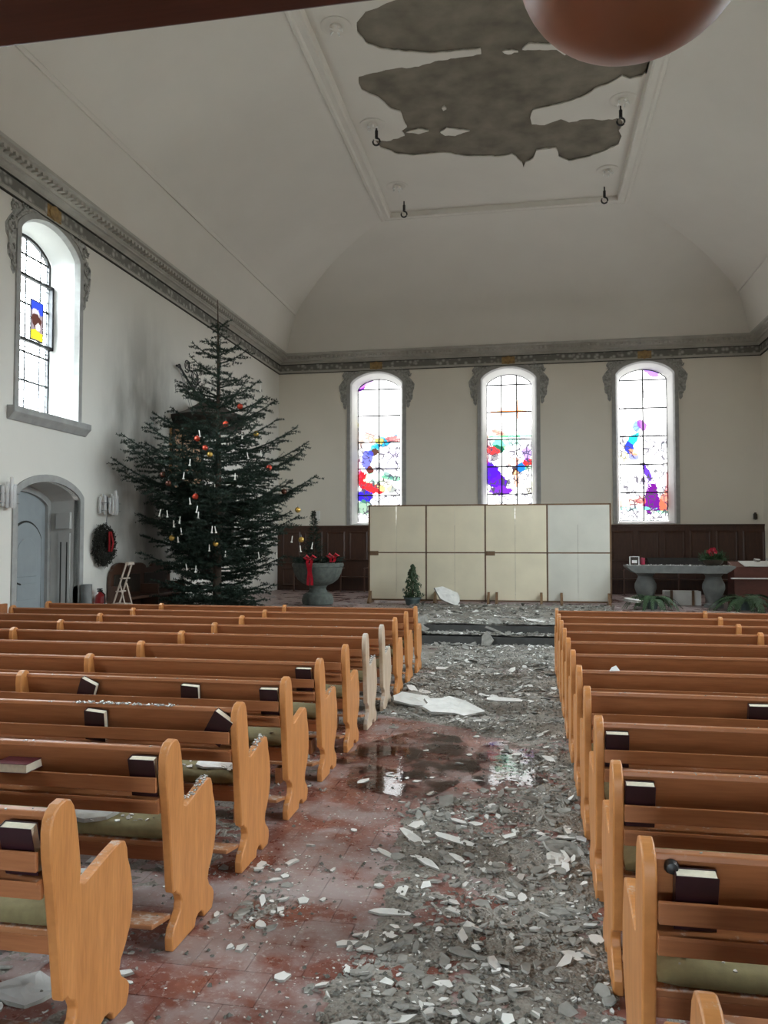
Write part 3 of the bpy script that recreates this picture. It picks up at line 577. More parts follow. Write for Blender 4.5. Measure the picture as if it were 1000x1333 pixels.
# small coloured pane in the first left window: blue above, brown and white middle, yellow foot
M_arms = pane_mat('painted_glass', [(.28,6.02,.3,.14,0,(.05,.10,.75),1),(.25,5.88,.12,.10,20,(.8,.75,.8),1),(.28,5.75,.20,.12,30,(.12,.05,.04),1),(.34,5.66,.08,.07,-40,(.9,.8,.8),1),(.28,5.50,.3,.09,0,(.95,.80,.05),1)], (.12, .10, .11), 1.0)
MB().box(0.12, 0.455, 5.42, 0.46, 0.465, 6.10).build('painted_pane', M_arms, wl[0])
MB().box(0.10, 0.45, 5.40, 0.48, 0.47, 5.42).box(0.10, 0.45, 6.10, 0.48, 0.47, 6.12).box(0.10, 0.45, 5.40, 0.12, 0.47, 6.12).box(0.46, 0.45, 5.40, 0.48, 0.47, 6.12).build('pane_border', M_lead, wl[0])

# unseen glazed entrance, added behind the camera to throw daylight on the pew backs
d = struct(empty('added_rear_door', (-0.7, YB-0.2, 0)))
m = MB()
for x in (-1.25, -0.03, 1.19): m.box(x, -.04, 0, x+.06, .04, 2.2)
m.box(-1.25, -.04, 2.12, 1.25, .04, 2.2).box(-1.25, -.04, 0.0, 1.25, .04, .80).box(-1.25, -.04, 1.42, 1.25, .04, 1.48).build('door_frame', M_gal, d)
for x in (-1.19, .03): MB().box(x, -.005, .80, x+1.16, .005, 2.12).build('pane', M_clear, d)
_l = bpy.data.lights.new('daylight_portal', 'AREA'); _l.shape = 'RECTANGLE'; _l.size = 2.5; _l.size_y = 2.2; _l.cycles.is_portal = True
_p = bpy.data.objects.new('daylight_portal', _l); C.objects.link(_p); _p.location = (-0.7, YB-0.39, 1.1); _p.rotation_euler = (PI/2, 0, 0)

# ================================================================== door recess on the left wall
d = struct(empty('door_1', (XL, DOOR_C, 0), PI/2))
so, si = outline(DOOR_HW+0.12, 0, 2.66, 0.35), outline(DOOR_HW, 0, 2.62, 0.27)
m = MB(); m.add(*loft(so, 0, so, -0.03)); m.add(*loft(so, -0.03, si, -0.03)); m.add(*loft(si, -0.03, si, 0.10)); m.build('door_surround', M_stone, d, fix=False)
sb = outline(DOOR_HW-0.03, 0, 2.58, 0.26)
m = MB(); m.add(*loft(si, 0.10, sb, 0.62)); m.build('door_recess', M_doorw, d, fix=False)
m = MB(); m.prism(sb, 0.60, 0.66, 'y'); m.build('door_backing', M_doorg, d); MB().prism(outline(0.445, 0.0, 1.92, 0.315, 0.22), 0.59, 0.605, 'y').build('door_gap', M_line, d)
s2, s3 = outline(DOOR_HW-0.03, 0, 2.58, 0.26), outline(DOOR_HW-0.12, 0, 2.50, 0.24)
m = MB(); m.add(*loft(s2, 0.54, s3, 0.54)); m.add(*loft(s3, 0.54, s3, 0.60)); m.build('door_frame', M_stone, d, fix=False)
dl = MB().prism(outline(0.42, 0.03, 1.90, 0.30, 0.22), 0.575, 0.60, 'y').build('door_leaf', M_doorg, d, bevel=0.008)
for (z0, z1, r_) in ((1.25, 1.72, .22), (0.85, 1.12, 0), (0.2, 0.7, 0)):
    MB().prism(outline(0.27, z0, z1, r_, 0.22), 0.562, 0.58, 'y').build('door_panel', M_doorg, dl, bevel=0.012)
MB().tube([(-0.15, 0.56, 1.16), (-0.15, 0.51, 1.16), (-0.05, 0.50, 1.13)], 0.016, 6).box(-0.18, 0.562, 1.02, -0.12, 0.575, 1.26).build('door_handle', M_iron, d)
# pale panel with two slits on the far side of the recess
MB().box(0.835, 0.14, 0.0, 0.87, 0.36, 2.02).build('side_panel', M_doorw, d)
for y in (0.18, 0.30): MB().box(0.829, y, 0.30, 0.837, y+0.022, 1.86).build('slit', M_line, d)
MB().box(0.80, 0.12, 2.10, 0.87, 0.40, 2.40).build('door_box', M_doorw, d, bevel=0.006)

# ================================================================== wainscot and stalls on the end wall
wn = struct(empty('trim_7', (0, YF, 0)))
MB().box(XL, -0.06, ZS, XR, 0.0, 2.36).build('wood_lining', M_dark, wn)
MB().box(XL, -0.10, 2.34, XR, 0.0, 2.40).build('top_moulding', M_dark, wn, bevel=0.012)
x = XL+0.15
pm = None
while x < XR-0.5:
    for z0, z1 in ((1.15, 2.22), (0.45, 1.05)):
        mb = MB()
        mb.add([(x,-.06,z0),(x+.62,-.06,z0),(x+.62,-.06,z1),(x,-.06,z1),(x+.04,-.085,z0+.04),(x+.58,-.085,z0+.04),(x+.58,-.085,z1-.04),(x+.04,-.085,z1-.04),
                (x+.08,-.068,z0+.08),(x+.54,-.068,z0+.08),(x+.54,-.068,z1-.08),(x+.08,-.068,z1-.08)],
               [(0,1,5,4),(1,2,6,5),(2,3,7,6),(3,0,4,7),(4,5,9,8),(5,6,10,9),(6,7,11,10),(7,4,8,11),(8,9,10,11)])
        mb.build('panel', M_dark, wn)
    x += 0.74
def stall(name, x0, x1, n, label):
    e = empty(name, (x0, YF-0.10, ZS), label=label, cat='bench', group='dark wooden wall stalls')
    L = x1-x0
    MB().box(0, -0.50, 0.42, L, -0.02, 0.46).build('seat', M_dark, e, bevel=0.01)
    MB().box(0, -0.06, 0.0, L, -0.0, 1.0).build('backrest', M_dark, e)
    MB().box(0, -0.14, 0.96, L, 0.0, 1.0).build('rail', M_dark, e, bevel=0.008)
    lm = None
    for i in range(n+1):
        x = L*i/n
        MB().box(x-0.02, -0.52, 0, x+0.02, -0.48, 0.72).build('leg', bpy.data.materials['stall_frame_wood'], e)
        MB().box(x-0.025, -0.54, 0.70, x+0.025, -0.05, 0.74).build('armrest', bpy.data.materials['stall_frame_wood'], e, bevel=0.008)
wood('stall_frame_wood', (0.10, 0.05, 0.035), (0.15, 0.075, 0.05), (4, 4, 1))
stall('wall_stall', -7.4, -3.6, 5, 'dark wooden stall bench along the end wall behind the stone font')
stall('wall_stall', 1.9, 6.5, 6, 'dark wooden stall bench along the end wall behind the stone table')

# ================================================================== pews
ENDP = [(-0.04,0.925),(-0.015,0.943),(0.026,0.950),(0.055,0.940),(0.078,0.912),(0.094,0.865),(0.108,0.80),(0.120,0.73),(0.128,0.67),(0.124,0.625),(0.150,0.612),
        (0.226,0.630),(0.306,0.650),(0.366,0.662),(0.410,0.668),(0.446,0.655),(0.464,0.62),(0.470,0.58),(0.492,0.53),(0.506,0.48),(0.514,0.42),(0.512,0.36),(0.494,0.30),
        (0.460,0.245),(0.424,0.205),(0.414,0.17),(0.432,0.135),(0.470,0.105),(0.494,0.075),(0.490,0.04),(0.470,0.0),(0.372,0.0),(0.360,0.028),(0.335,0.045),(0.305,0.047),(0.275,0.035),(0.262,0.0),
        (0.022,0.0),(0.018,0.06),(0.034,0.10),(0.075,0.128),(0.105,0.155),(0.113,0.19),(0.098,0.222),(0.060,0.245),(0.050,0.262),(0.026,0.258),(0.018,0.272),(0.006,0.36),(-0.008,0.46),(-0.024,0.57),(-0.044,0.69),(-0.060,0.78),(-0.064,0.86),(-0.056,0.90)]
def build_pew(right):
    """pew whose aisle end is at x=0; the pew runs to -x (left side) or +x (right side)"""
    s = 1 if right else -1
    e = empty('church_pew')
    def bx(name, x0, x1, u0, z0, u1, z1, mat, bev=0.004, parent=e):
        a, b = sorted((s*x0, s*x1))
        return MB().box(a, u0, z0, b, u1, z1).build(name, mat, parent, bevel=bev)
    L = 5.72; T = 0.042
    MB().prism(ENDP, -T/2, T/2, 'x').build('end_panel', M_end, e, smooth=25, bevel=0.006)
    far = MB().prism(ENDP, -T/2, T/2, 'x').build('end_panel', M_end, e, smooth=25, bevel=0.006); far.location.x = s*L
    divp = [(u, z*0.985) for u, z in ENDP if u < 0.13] ; divp = [p for p in divp if not (p[0] > 0.02 and p[1] < 0.3)] + []
    divp = [(-0.075,0.70),(-0.085,0.86),(-0.078,0.915),(-0.05,0.94),(-0.02,0.945),(0.01,0.93),(0.022,0.89),(0.07,0.60),(0.30,0.44),(0.30,0.0),(0.03,0.0),(0.03,0.25),(-0.03,0.45)]
    for q in (1, 2):
        dv = MB().prism(divp, -0.022, 0.022, 'x').build('divider', M_end, e, smooth=25, bevel=0.005); dv.location.x = s*1.915*q
    # raked back
    a, b = sorted((s*T/2, s*(L-T/2)))
    MB().prism([(-0.012,0.90),(0.012,0.90),(0.075,0.60),(0.055,0.60)], a, b, 'x').build('back_panel', M_board, e, bevel=0.002)
    MB().prism([(-0.022,0.896),(0.022,0.896),(0.020,0.918),(-0.018,0.918)], a, b, 'x').build('top_rail', M_board, e, bevel=0.004)
    MB().prism([(-0.082,0.735),(-0.066,0.735),(-0.068,0.800),(-0.084,0.800)], a, b, 'x').build('book_rail', M_board, e, bevel=0.003)
    MB().prism([(-0.078,0.688),(0.035,0.688),(0.035,0.702),(-0.078,0.702)], a, b, 'x').build('book_shelf', M_board, e, bevel=0.002)
    MB().prism([(-0.052,0.632),(-0.032,0.632),(-0.036,0.690),(-0.056,0.690)], a, b, 'x').build('lower_rail', M_board, e, bevel=0.003)
    MB().prism([(0.115,0.425),(0.50,0.445),(0.50,0.470),(0.115,0.450)], a, b, 'x').build('seat', M_boarddust, e, bevel=0.004)
    MB().prism([(0.118,0.360),(0.140,0.360),(0.140,0.425),(0.118,0.425)], a, b, 'x').build('seat_rail', M_board, e, bevel=0.003)
    MB().prism([(-0.10,0.150),(0.085,0.118),(0.085,0.140),(-0.10,0.172)], a, b, 'x').build('footboard', M_boarddust, e, bevel=0.004)
    for q in (0.3, 1.915, 3.83, 5.5):
        bx('footboard_bracket', q-0.02, q+0.02, -0.09, 0.0, 0.06, 0.12, M_board, 0.002)
    return e
def cushion_mesh(right):
    s = 1 if right else -1; m = MB(); n = 28
    prof = [(0.13,0.455),(0.12,0.475),(0.128,0.498),(0.16,0.512),(0.30,0.517),(0.44,0.517),(0.475,0.505),(0.488,0.485),(0.48,0.470)]
    k = len(prof)
    for i in range(n+1):
        x = s*(0.045 + 1.82*i/n); t = min(1, 0.35+i*0.65/1.2, 0.35+(n-i)*0.65/1.2)
        for (u, z) in prof: m.v.append((x, u, 0.47+(z-0.47)*t + 0.003*math.sin(i*1.7+u*30)*(z > .5)))
    m.f = [(i*k+j, i*k+(j+1)%k, (i+1)*k+(j+1)%k, (i+1)*k+j) for i in range(n) for j in range(k)]
    m.f += [tuple(range(k)), tuple(n*k+j for j in range(k))]; m.mi = [0]*len(m.f)
    return m
XA_L, XA_R = -1.600-0.02, 0.335+0.0
ORD = {1:'front', 2:'second', 3:'third', 4:'fourth', 5:'fifth', 6:'sixth', 7:'seventh', 8:'eighth', 9:'ninth', 10:'tenth', 11:'eleventh', 12:'twelfth'}
pews = {}
for right in (False, True):
    proto = build_pew(right)
    cp = None
    for k in range(11, -1, -1):
        if not right and k == 0: continue
        p = proto if k == 11 else copy_tree(proto)
        p.location = (XA_R if right else XA_L, yk(k), 0)
        side = 'right' if right else 'left'; row = 12-k
        if row == 1: lab = f'varnished wooden pew nearest the chancel steps, {side} of the aisle'
        elif row <= 8: lab = f'varnished wooden pew, {ORD[row]} row from the chancel steps, {side} of the aisle'
        elif right: lab = {9:'wooden pew with a book by its rounded end, fourth from the camera on the right', 10:'wooden pew right of the aisle, third from the camera',
                           11:'wooden pew right of the aisle with olive cushion, second from the camera', 12:'wooden pew at the bottom right corner, only its rounded end showing'}[row]
        else: lab = {9:'wooden pew third from the camera on the left, plaster crumbs on its olive cushion', 10:'wooden pew left of the aisle, second from the camera, plaster dust on its armrest',
                     11:'wooden pew at the bottom left, nearest the camera, pale orange end panel'}[row]
        if not right and row == 5: lab = 'wooden pew with plaster-whitened end panel, fifth from the chancel steps on the left'
        if not right and row == 4: lab = 'wooden pew with dust-greyed end panel, fourth from the chancel steps on the left'
        tag(p, lab, 'pew', 'wooden pews in rows on both sides of the aisle')
        pews[(right, k)] = p
        # cushions lie on the seats
        if cp is None:
            cp = cushion_mesh(right).build('seat_cushion', M_cushion, None, smooth=60)
            c = cp
        else:
            c = bpy.data.objects.new('seat_cushion', cp.data); C.objects.link(c)
        c.location = (XA_R if right else XA_L, yk(k), 0)
        tag(c, f'olive cloth cushion on the aisle end of the {ORD[row]} pew from the chancel, {side} side', 'cushion', 'olive cushions on the pew seats')
# dust-whitened ends have their own material
for k in (7, 8):
    e = [c for c in pews[(False, k)].children if c.name.startswith('end_panel')][0]
    e.data = e.data.copy(); e.data.materials[0] = M_end_dust; tag(e, 'plaster-whitened end panel' if k == 7 else 'dust-grey end panel')

# ================================================================== hymn books
def book_mesh_objs(name='hymn_book', w=0.125, h=0.180, t=0.042, cov=None):
    e = empty(name)
    m = MB(); m.box(0,0,0,w,0.003,h); m.box(0,t-0.003,0,w,t,h); m.box(0,0,0,0.004,t,h); cv = m.build('cover', cov or M_cover, e, bevel=0.0015)
    MB().box(0.004,0.003,0.004,w-0.004,t-0.003,h-0.004).build('pages', M_pages, e)
    return e
def book(right, k, x, tilt=0.0, label='', dx=0.0, lean=0.27, z=0.703, w=0.125, flat=False, cov=None, flip=False):
    b = book_mesh_objs(w=w, cov=cov)
    if flat:
        b.location = (x, yk(k)-0.115, 0.808); b.rotation_euler = (PI/2*0.0 - PI/2+0.12, 0, 0.03)
        b.rotation_euler = (-PI/2, 0, 0.02); b.location = (x, yk(k)-0.12, 0.84)
    else:
        b.location = (x, yk(k)-0.030, z + abs(math.sin(tilt))*w*(1 if tilt > 0 else 0)); b.rotation_euler = (lean, tilt, 0)
    tag(b, label, 'book', 'hymn books in the pew racks'); return b
book(False, 4, -3.13, math.radians(24), 'dark hymn book leaning askew, leftmost in the fourth left pew rack')
book(False, 4, -2.34, math.radians(4), 'dark upright hymn book, middle of three in the fourth left pew rack')
book(False, 4, -1.775, 0, 'dark hymn book against the rounded end of the fourth left pew')
book(False, 5, -1.79, 0, 'dark hymn book alone at the aisle end of the fifth left pew rack')
book(False, 3, -2.53, math.radians(5), 'dark hymn book standing alone midway along the third left pew rack')
book(False, 3, -1.82, math.radians(33), 'dark hymn book tilted on its corner against the third left pew end')
book(False, 2, -1.78, 0, 'dark hymn book upright beside the end of the second pew on the left')
book(False, 2, -2.42, 0, 'maroon hymn book lying flat on the second left pew rack', flat=True, cov=M_cover2, w=0.17)
book(False, 1, -1.79, 0, 'dark hymn book at the left edge of the picture, in the nearest left pew')
book(True, 1, 0.405, 0, 'large dark book in the nearest right pew rack, black knob at its corner', w=0.12)
book(True, 2, 0.362, 0, 'dark book with cream pages beside the end of the second pew on the right', w=0.115)
book(True, 3, 0.362, 0, 'dark book beside the end of the third pew on the right', w=0.115)
book(True, 4, 1.26, 0, 'dark book at the right edge of the picture in the fourth right pew rack', w=0.15)
o = MB().lathe([(0.004,-0.024),(0.018,-0.018),(0.022,0),(0.016,0.016),(0.004,0.02)], n=14).build('coat_hook', M_iron, None, smooth=True, loc=(0.40, yk(1)-0.035, 0.885), rot=(PI/2,0,0))
tag(o, 'small round black knob above the book on the nearest right pew', 'knob')
# small pale paper on a pew top
m = MB(); m.add([(0,0,0),(0.075,0.01,0.002),(0.05,0.03,0.035),(0.02,0.035,0.02)], [(0,1,2,3)]); m.add([(0,0,-.004),(0.075,0.01,-.002),(0.05,0.03,0.031),(0.02,0.035,0.016)], [(3,2,1,0)])
o = m.build('paper_scrap', M_white, None, loc=(0.545, yk(5)-0.03, 0.922)); tag(o, 'white folded paper scrap on the top rail of a right-hand pew', 'paper')
# narrow bench along the left wall
e = empty('wall_bench', (XL+0.02, 9.2, 0), label='low brown wooden bench against the left wall beside the grey door', cat='bench')
MB().box(0, 0, 0, 0.05, 2.05, 0.90).build('backrest', M_board, e, bevel=0.008)
MB().box(0, 2.02, 0, 0.42, 2.06, 0.62).build('end_panel', M_end, e, bevel=0.01)
MB().box(0.05, 0, 0.42, 0.40, 2.02, 0.45).build('seat', M_boarddust, e, bevel=0.005)

# ================================================================== rubble
def sm(a, b, x): t = max(0, min(1, (x-a)/(b-a))); return t*t*(3-2*t)
def cover(x, y):
    """how deep the fallen plaster lies, 0 = bare tile"""
    n = noise.noise((x*1.1, y*0.9, 1.3)); n2 = noise.noise((x*2.7, y*2.7, 5.1))
    if y > 8.0 - 0.5*(x+0.6): c = 1.0
    else:
        edge = -0.98 + 0.22*n + 0.12*n2 + 0.25*sm(5.3, 6.4, y)
        c = sm(edge, edge+0.35, x)
        # water-covered stretch, nearly bare
        wet = sm(5.6, 6.1, y)*(1-sm(7.4, 8.0, y))*(1-0.75*sm(-0.45, 0.0, x)); c *= 1-0.92*wet
    c += 0.75*math.exp(-((x+1.38)/0.26)**2 - ((y-4.05)/0.5)**2)*(0.7+0.9*n2)
    if x < -1.62: c = 0.55 + 0.4*n          # under and between the left pews
    if x > 0.33: c = 0.6 + 0.4*n
    return max(0, min(1, c))
def gz(y): return 0.0 if y < 14.45 else (0.165 if y < 14.8 else ZS)
mb = MB(); X0, X1, Y0_, Y1_, st = -5.2, 2.6, 1.2, 14.40, 0.034
nx_, ny_ = int((X1-X0)/st), int((Y1_-Y0_)/st)
for j in range(ny_+1):
    for i in range(nx_+1):
        x, y = X0+st*i, Y0_+st*j
        c = cover(x, y)
        h = -0.016 + c*(0.022 + 0.020*noise.noise((x*1.6, y*2.4, 9)) + 0.014*noise.noise((x*5, y*8, 2)) + 0.013*noise.noise((x*15, y*17, 4)) + 0.008*noise.noise((x*34, y*36, 14)))
        if y > 8: h += 0.012*noise.noise((x*1.2, y*3.2, 7))+0.008
        mb.v.append((x, y, h))
for j in range(ny_):
    for i in range(nx_):
        a = j*(nx_+1)+i; q = (a, a+1, a+nx_+2, a+nx_+1)
        if max(mb.v[t][2] for t in q) > -0.004: mb.f.append(q)
mb.mi = [0]*len(mb.f)
o = mb.build('rubble_bed', M_rubble, None, fix=False, smooth=True)
tag(o, 'grey-brown bed of mortar dust and crumbs covering the aisle floor', 'rubble', kind='stuff')
# the same on the chancel edge and steps
mb = MB()
for (xa, xb, ya, yb, zz, amp) in ((-2.6, 1.2, 14.46, 14.79, 0.165, 1.0), (-2.9, 1.9, 14.84, 19.7, ZS, 1.0)):
    nx_, ny_ = int((xb-xa)/0.07), max(3, int((yb-ya)/0.07)); o0 = len(mb.v)
    for j in range(ny_+1):
        for i in range(nx_+1):
            x, y = xa+(xb-xa)*i/nx_, ya+(yb-ya)*j/ny_
            edge = min(1, (x-xa)/0.5, (xb-x)/0.5, (yb-y)/0.4)
            h = -0.012 + max(0, edge)*amp*(0.045 + 0.05*noise.noise((x*1.8, y*2.4, 19)) + 0.03*noise.noise((x*5, y*6, 12)))
            mb.v.append((x, y, zz+h))
    mb.f += [(o0+j*(nx_+1)+i, o0+j*(nx_+1)+i+1, o0+(j+1)*(nx_+1)+i+1, o0+(j+1)*(nx_+1)+i) for j in range(ny_) for i in range(nx_)]
mb.mi = [0]*len(mb.f)
o = mb.build('rubble_bed', M_rubble, None, fix=False, smooth=True)
tag(o, 'grey heap of plaster rubble over the chancel steps before the board screen', 'rubble', kind='stuff')
def bed_z(x, y):
    if y >= 14.45: return gz(y) + 0.03
    return max(0.0, -0.016 + cover(x, y)*(0.022 + 0.020*noise.noise((x*1.6, y*2.4, 9)) + 0.014*noise.noise((x*5, y*8, 2))) + (0.012*noise.noise((x*1.2, y*3.2, 7))+0.008 if y > 8 else 0))
def shard_geo(r, t, rnd, elong=1.5):
    n = rnd.choice((4, 5, 5, 6, 7)); a0 = rnd.uniform(0, 6.28); pts = []
    for i in range(n):
        a = a0 + 2*PI*(i+rnd.uniform(-.28, .28))/n; rr = r*rnd.uniform(0.6, 1.1)
        pts.append((rr*math.cos(a)*elong**0.5, rr*math.sin(a)/elong**0.5))
    return pts
def put_shard(mb, x, y, z, r, t, rnd, tilt, elong=1.5, flip=False):
    pts = shard_geo(r, t, rnd, elong); n = len(pts)
    R_ = Matrix.Rotation(rnd.uniform(0, 6.28), 3, 'Z') @ Matrix.Rotation(rnd.gauss(0, tilt), 3, 'X') @ Matrix.Rotation(rnd.gauss(0, tilt), 3, 'Y')
    vs = [R_ @ Vector((p[0], p[1], t/2)) for p in pts] + [R_ @ Vector((p[0]*1.04+rnd.uniform(-.1,.1)*r, p[1]*1.04+rnd.uniform(-.1,.1)*r, -t/2)) for p in pts]
    lo = min(v.z for v in vs); off = Vector((x, y, z - lo*0.75))
    fs_top = tuple(range(n)); fs_bot = tuple(range(2*n-1, n-1, -1)); sides = [(i+n, (i+1)%n+n, (i+1)%n, i) for i in range(n)]
    vs = [v+off for v in vs]
    pale = 0 if not flip else 1
    mb.cur = pale; mb.add(vs, [fs_top]); o = len(mb.v)-2*n
    mb.f.append(tuple(i+o for i in fs_bot)); mb.mi.append(1)
    for s_ in sides: mb.f.append(tuple(i+o for i in s_)); mb.mi.append(1)
rnd = random.Random(11)
def in_aisle(x): return -1.58 < x < 0.31
# countless small flakes: one object per zone
zones = [('plaster_flakes', 'small pale and grey plaster flakes strewn over the aisle', -1.56, 0.30, 1.6, 14.4, 17000, 'aisle'),
         ('plaster_flakes', 'plaster flakes scattered on the floor under the left pews', -5.0, -1.56, 1.4, 11.5, 4500, 'left'),
         ('plaster_flakes', 'plaster flakes scattered on the floor under the right pews', 0.30, 2.4, 1.4, 8, 1500, 'right'),
         ('plaster_flakes', 'plaster flakes piled on the lower chancel step', -1.9, 0.5, 14.3, 14.95, 2200, 'steps'),
         ('plaster_flakes', 'plaster flakes strewn over the steps and chancel floor', -2.8, 1.8, 14.80, 19.6, 6500, 'steps')]
for nm, lab, xa, xb, ya, yb, cnt, zn in zones:
    mb = MB(); made = 0; tries = 0
    while made < cnt and tries < cnt*8:
        tries += 1
        if zn == 'aisle': y = ya + (yb-ya)*rnd.random()**1.25
        else: y = rnd.uniform(ya, yb)
        x = rnd.uniform(xa, xb); c = cover(x, y) if y < 14.4 else 1.0
        clump = 0.5+0.9*noise.noise((x*1.7, y*2.6, 33))
        if rnd.random() > (0.30 + 0.70*c)*(0.2+clump) : continue
        big = rnd.random() < 0.10*c+0.015
        r = rnd.uniform(0.018, 0.042) if big else (0.0025+0.013*rnd.random()**1.8)*(1 if c > .4 else .6)
        if zn == 'steps': r *= 1.7
        if zn == 'left' and c > 0.6 and rnd.random() < 0.25: r = rnd.uniform(0.03, 0.06)
        fl_ = rnd.random() < (0.72 if big else 0.66) * (1 if c > 0.4 else 0.25)
        put_shard(mb, x, y, bed_z(x, y)-0.001, r, min(0.010, r*0.5), rnd, 0.24 if c > .4 else 0.08, rnd.uniform(1, 2.2), fl_)
        made += 1
    o = mb.build(nm, [M_pale, M_gray], None, fix=False); tag(o, lab, 'rubble', kind='stuff')
# crumbs of dark mortar
mb = MB()
for i in range(16000):
    y = 1.5 + 17.5*rnd.random()**1.5; x = rnd.uniform(-1.6, 0.33) if rnd.random() < .7 else rnd.uniform(-3.6, -1.6)
    c = cover(x, y) if y < 14.4 else 1
    if rnd.random() > c*0.9+0.05: continue
    r = rnd.uniform(0.004, 0.018); z = bed_z(x, y)+r*0.3
    a = rnd.uniform(0, 6); mb.cur = 0
    vs = [(x+r*math.cos(a+t)*rnd.uniform(.6,1.1), y+r*math.sin(a+t)*rnd.uniform(.6,1.1), z+rnd.uniform(-.3,.2)*r) for t in (0,1.6,3.1,4.7)] + [(x, y, z+r*rnd.uniform(.4,.9))]
    mb.add(vs, [(0,1,4),(1,2,4),(2,3,4),(3,0,4)])
o = mb.build('mortar_crumbs', M_darkr, None, fix=False); tag(o, 'dark crumbs of old mortar mixed into the rubble in the aisle', 'rubble', kind='stuff')
# the larger pieces, each a thing of its own
def slab(name, x, y, r, t, seed, tilt, rz, label, elong=1.6, mats=None, z=None, n=9, group=None):
    r_ = random.Random(seed); pts = []
    for i in range(n):
        a = 2*PI*(i+r_.uniform(-.25,.25))/n; rr = r*r_.uniform(0.68, 1.08); pts.append((rr*math.cos(a)*elong**.5, rr*math.sin(a)/elong**.5))
    m = MB(); vs = []; K = 3
    vs.append((0, 0, t/2 + 0.10*r*r_.uniform(0.2, 1)))
    for q in range(1, K+1):
        for p in pts: vs.append((p[0]*q/K, p[1]*q/K, t/2 + (0 if q == K else 0.05*r*r_.uniform(-1, 1))))
    fs = [(0, 1+i, 1+(i+1)%n) for i in range(n)]
    for q in range(K-1): fs += [(1+q*n+i, 1+(q+1)*n+i, 1+(q+1)*n+(i+1)%n, 1+q*n+(i+1)%n) for i in range(n)]
    m.cur = 0; m.add(vs, fs); o0 = len(m.v)
    m.v += [(p[0]*1.03+r_.uniform(-.02,.02)*r, p[1]*1.03, -t/2) for p in pts]
    b0 = 1+(K-1)*n
    for i in range(n): m.f.append((o0+i, o0+(i+1)%n, b0+(i+1)%n, b0+i)); m.mi.append(1)
    m.f.append(tuple(o0+n-1-i for i in range(n))); m.mi.append(1)
    o = m.build(name, mats or [M_pale, M_gray], None, fix=False)
    o.rotation_euler = (tilt[0], tilt[1], rz)
    mt = Matrix.Rotation(tilt[1], 3, 'Y') @ Matrix.Rotation(tilt[0], 3, 'X')
    lo = min((mt @ Vector(v)).z for v in m.v)
    o.location = (x, y, (bed_z(x, y) if z is None else z) - lo - 0.004)
    return tag(o, label, 'plaster slab', group)
slab('plaster_slab', -0.86, 8.62, 0.27, 0.02, 1, (0.36, 0.14), 0.2, 'largest white plaster slab, crumpled, lying mid-aisle behind the puddle', 1.9, n=12)
slab('plaster_slab', -1.30, 8.98, 0.23, 0.02, 2, (0.20, 0.16), -0.15, 'second large white plaster slab lying left of the largest one, touching the left pews', 1.8, n=11)
slab('plaster_slab', -0.34, 9.45, 0.16, 0.018, 3, (0.10, 0.05), 0.2, 'long white slab right of the largest one in the aisle', 2.6)
slab('plaster_slab', 0.18, 4.93, 0.13, 0.014, 4, (0.14, 0.1), 0.5, 'grey plaster slab cracked flat by the third right pew end', 1.3, [M_gray, M_gray])
slab('plaster_slab', 0.14, 4.78, 0.09, 0.012, 5, (0.1, -0.1), 1.2, 'white-edged plaster piece beside the cracked grey slab by the right pews', 1.5)
slab('plaster_slab', -0.74, 4.98, 0.075, 0.012, 6, (0.10, 0.06), -0.9, 'long pale shard, left of the pair lying crosswise in the middle of the aisle', 4.2)
for q_, (sx_, sy_, rr_, sl_) in enumerate(((-0.60, 4.62, .06, 'thin pale shard nearest the camera of the crosswise group mid-aisle'), (-0.86, 4.72, .05, 'small pale shard at the left of the crosswise group mid-aisle'), (-0.44, 4.72, .05, 'small curled pale shard right of the crosswise group mid-aisle'), (-0.70, 3.98, .06, 'long flat pale strip lying across the aisle nearer the camera'))):
    slab('plaster_slab', sx_, sy_, rr_, 0.010, 40+q_, (0.08, 0.05), -0.8 if q_ < 3 else 0.1, sl_, 3.6)
slab('plaster_slab', -0.48, 5.0, 0.085, 0.012, 8, (0.12, 0.05), -0.5, 'long pale shard, right of the pair lying crosswise in the middle of the aisle', 4.0)
slab('plaster_slab', -0.72, 2.93, 0.16, 0.014, 9, (0.03, 0.02), 0.4, 'flat light grey plaster sheet at the bottom of the picture in the aisle', 1.4, [plain('light_grey_plaster', (0.50,0.49,0.47), .85, .1, 9), M_gray])
slab('plaster_slab', -2.05, 3.02, 0.14, 0.016, 10, (0.06, 0.03), 0.2, 'flat grey plaster piece lying under the nearest left pew end', 1.3, [bpy.data.materials['light_grey_plaster'], M_gray])
slab('plaster_slab', -0.66, 14.85, 0.20, 0.02, 12, (1.05, 0.1), 0.15, 'grey slab leaning up on the steps below the board screen', 1.1, [M_gray, M_gray], z=0.2, n=5)
slab('plaster_slab', -0.80, 14.38, 0.16, 0.02, 13, (1.1, -0.3), -0.3, 'small grey slab propped against the bottom step', 0.8, [M_gray, M_gray], z=0.02, n=5)
slab('plaster_slab', -2.0, 14.82, 0.20, 0.02, 14, (0.9, 0.2), 0.3, 'grey slab leaning on the steps next to the left pews', 1.1, [M_gray, M_gray], z=0.2, n=5)
slab('plaster_slab', -1.95, 19.2, 0.34, 0.03, 15, (0.8, 0.2), 0.4, 'big pale slab standing up in the rubble before the board screen', 1.3, z=ZS, n=10)
slab('plaster_slab', 0.05, 15.3, 0.16, 0.02, 16, (0.15, 0.1), 0.4, 'white slab lying on the step right of the grey leaning slab', 2.2, z=ZS+0.02)
slab('plaster_slab', -2.18, 3.64, 0.15, 0.018, 17, (0.1, 0.05), 0.2, 'grey plaster slab lying on the seat of the second left pew', 1.5, [M_gray, M_gray], z=0.515)
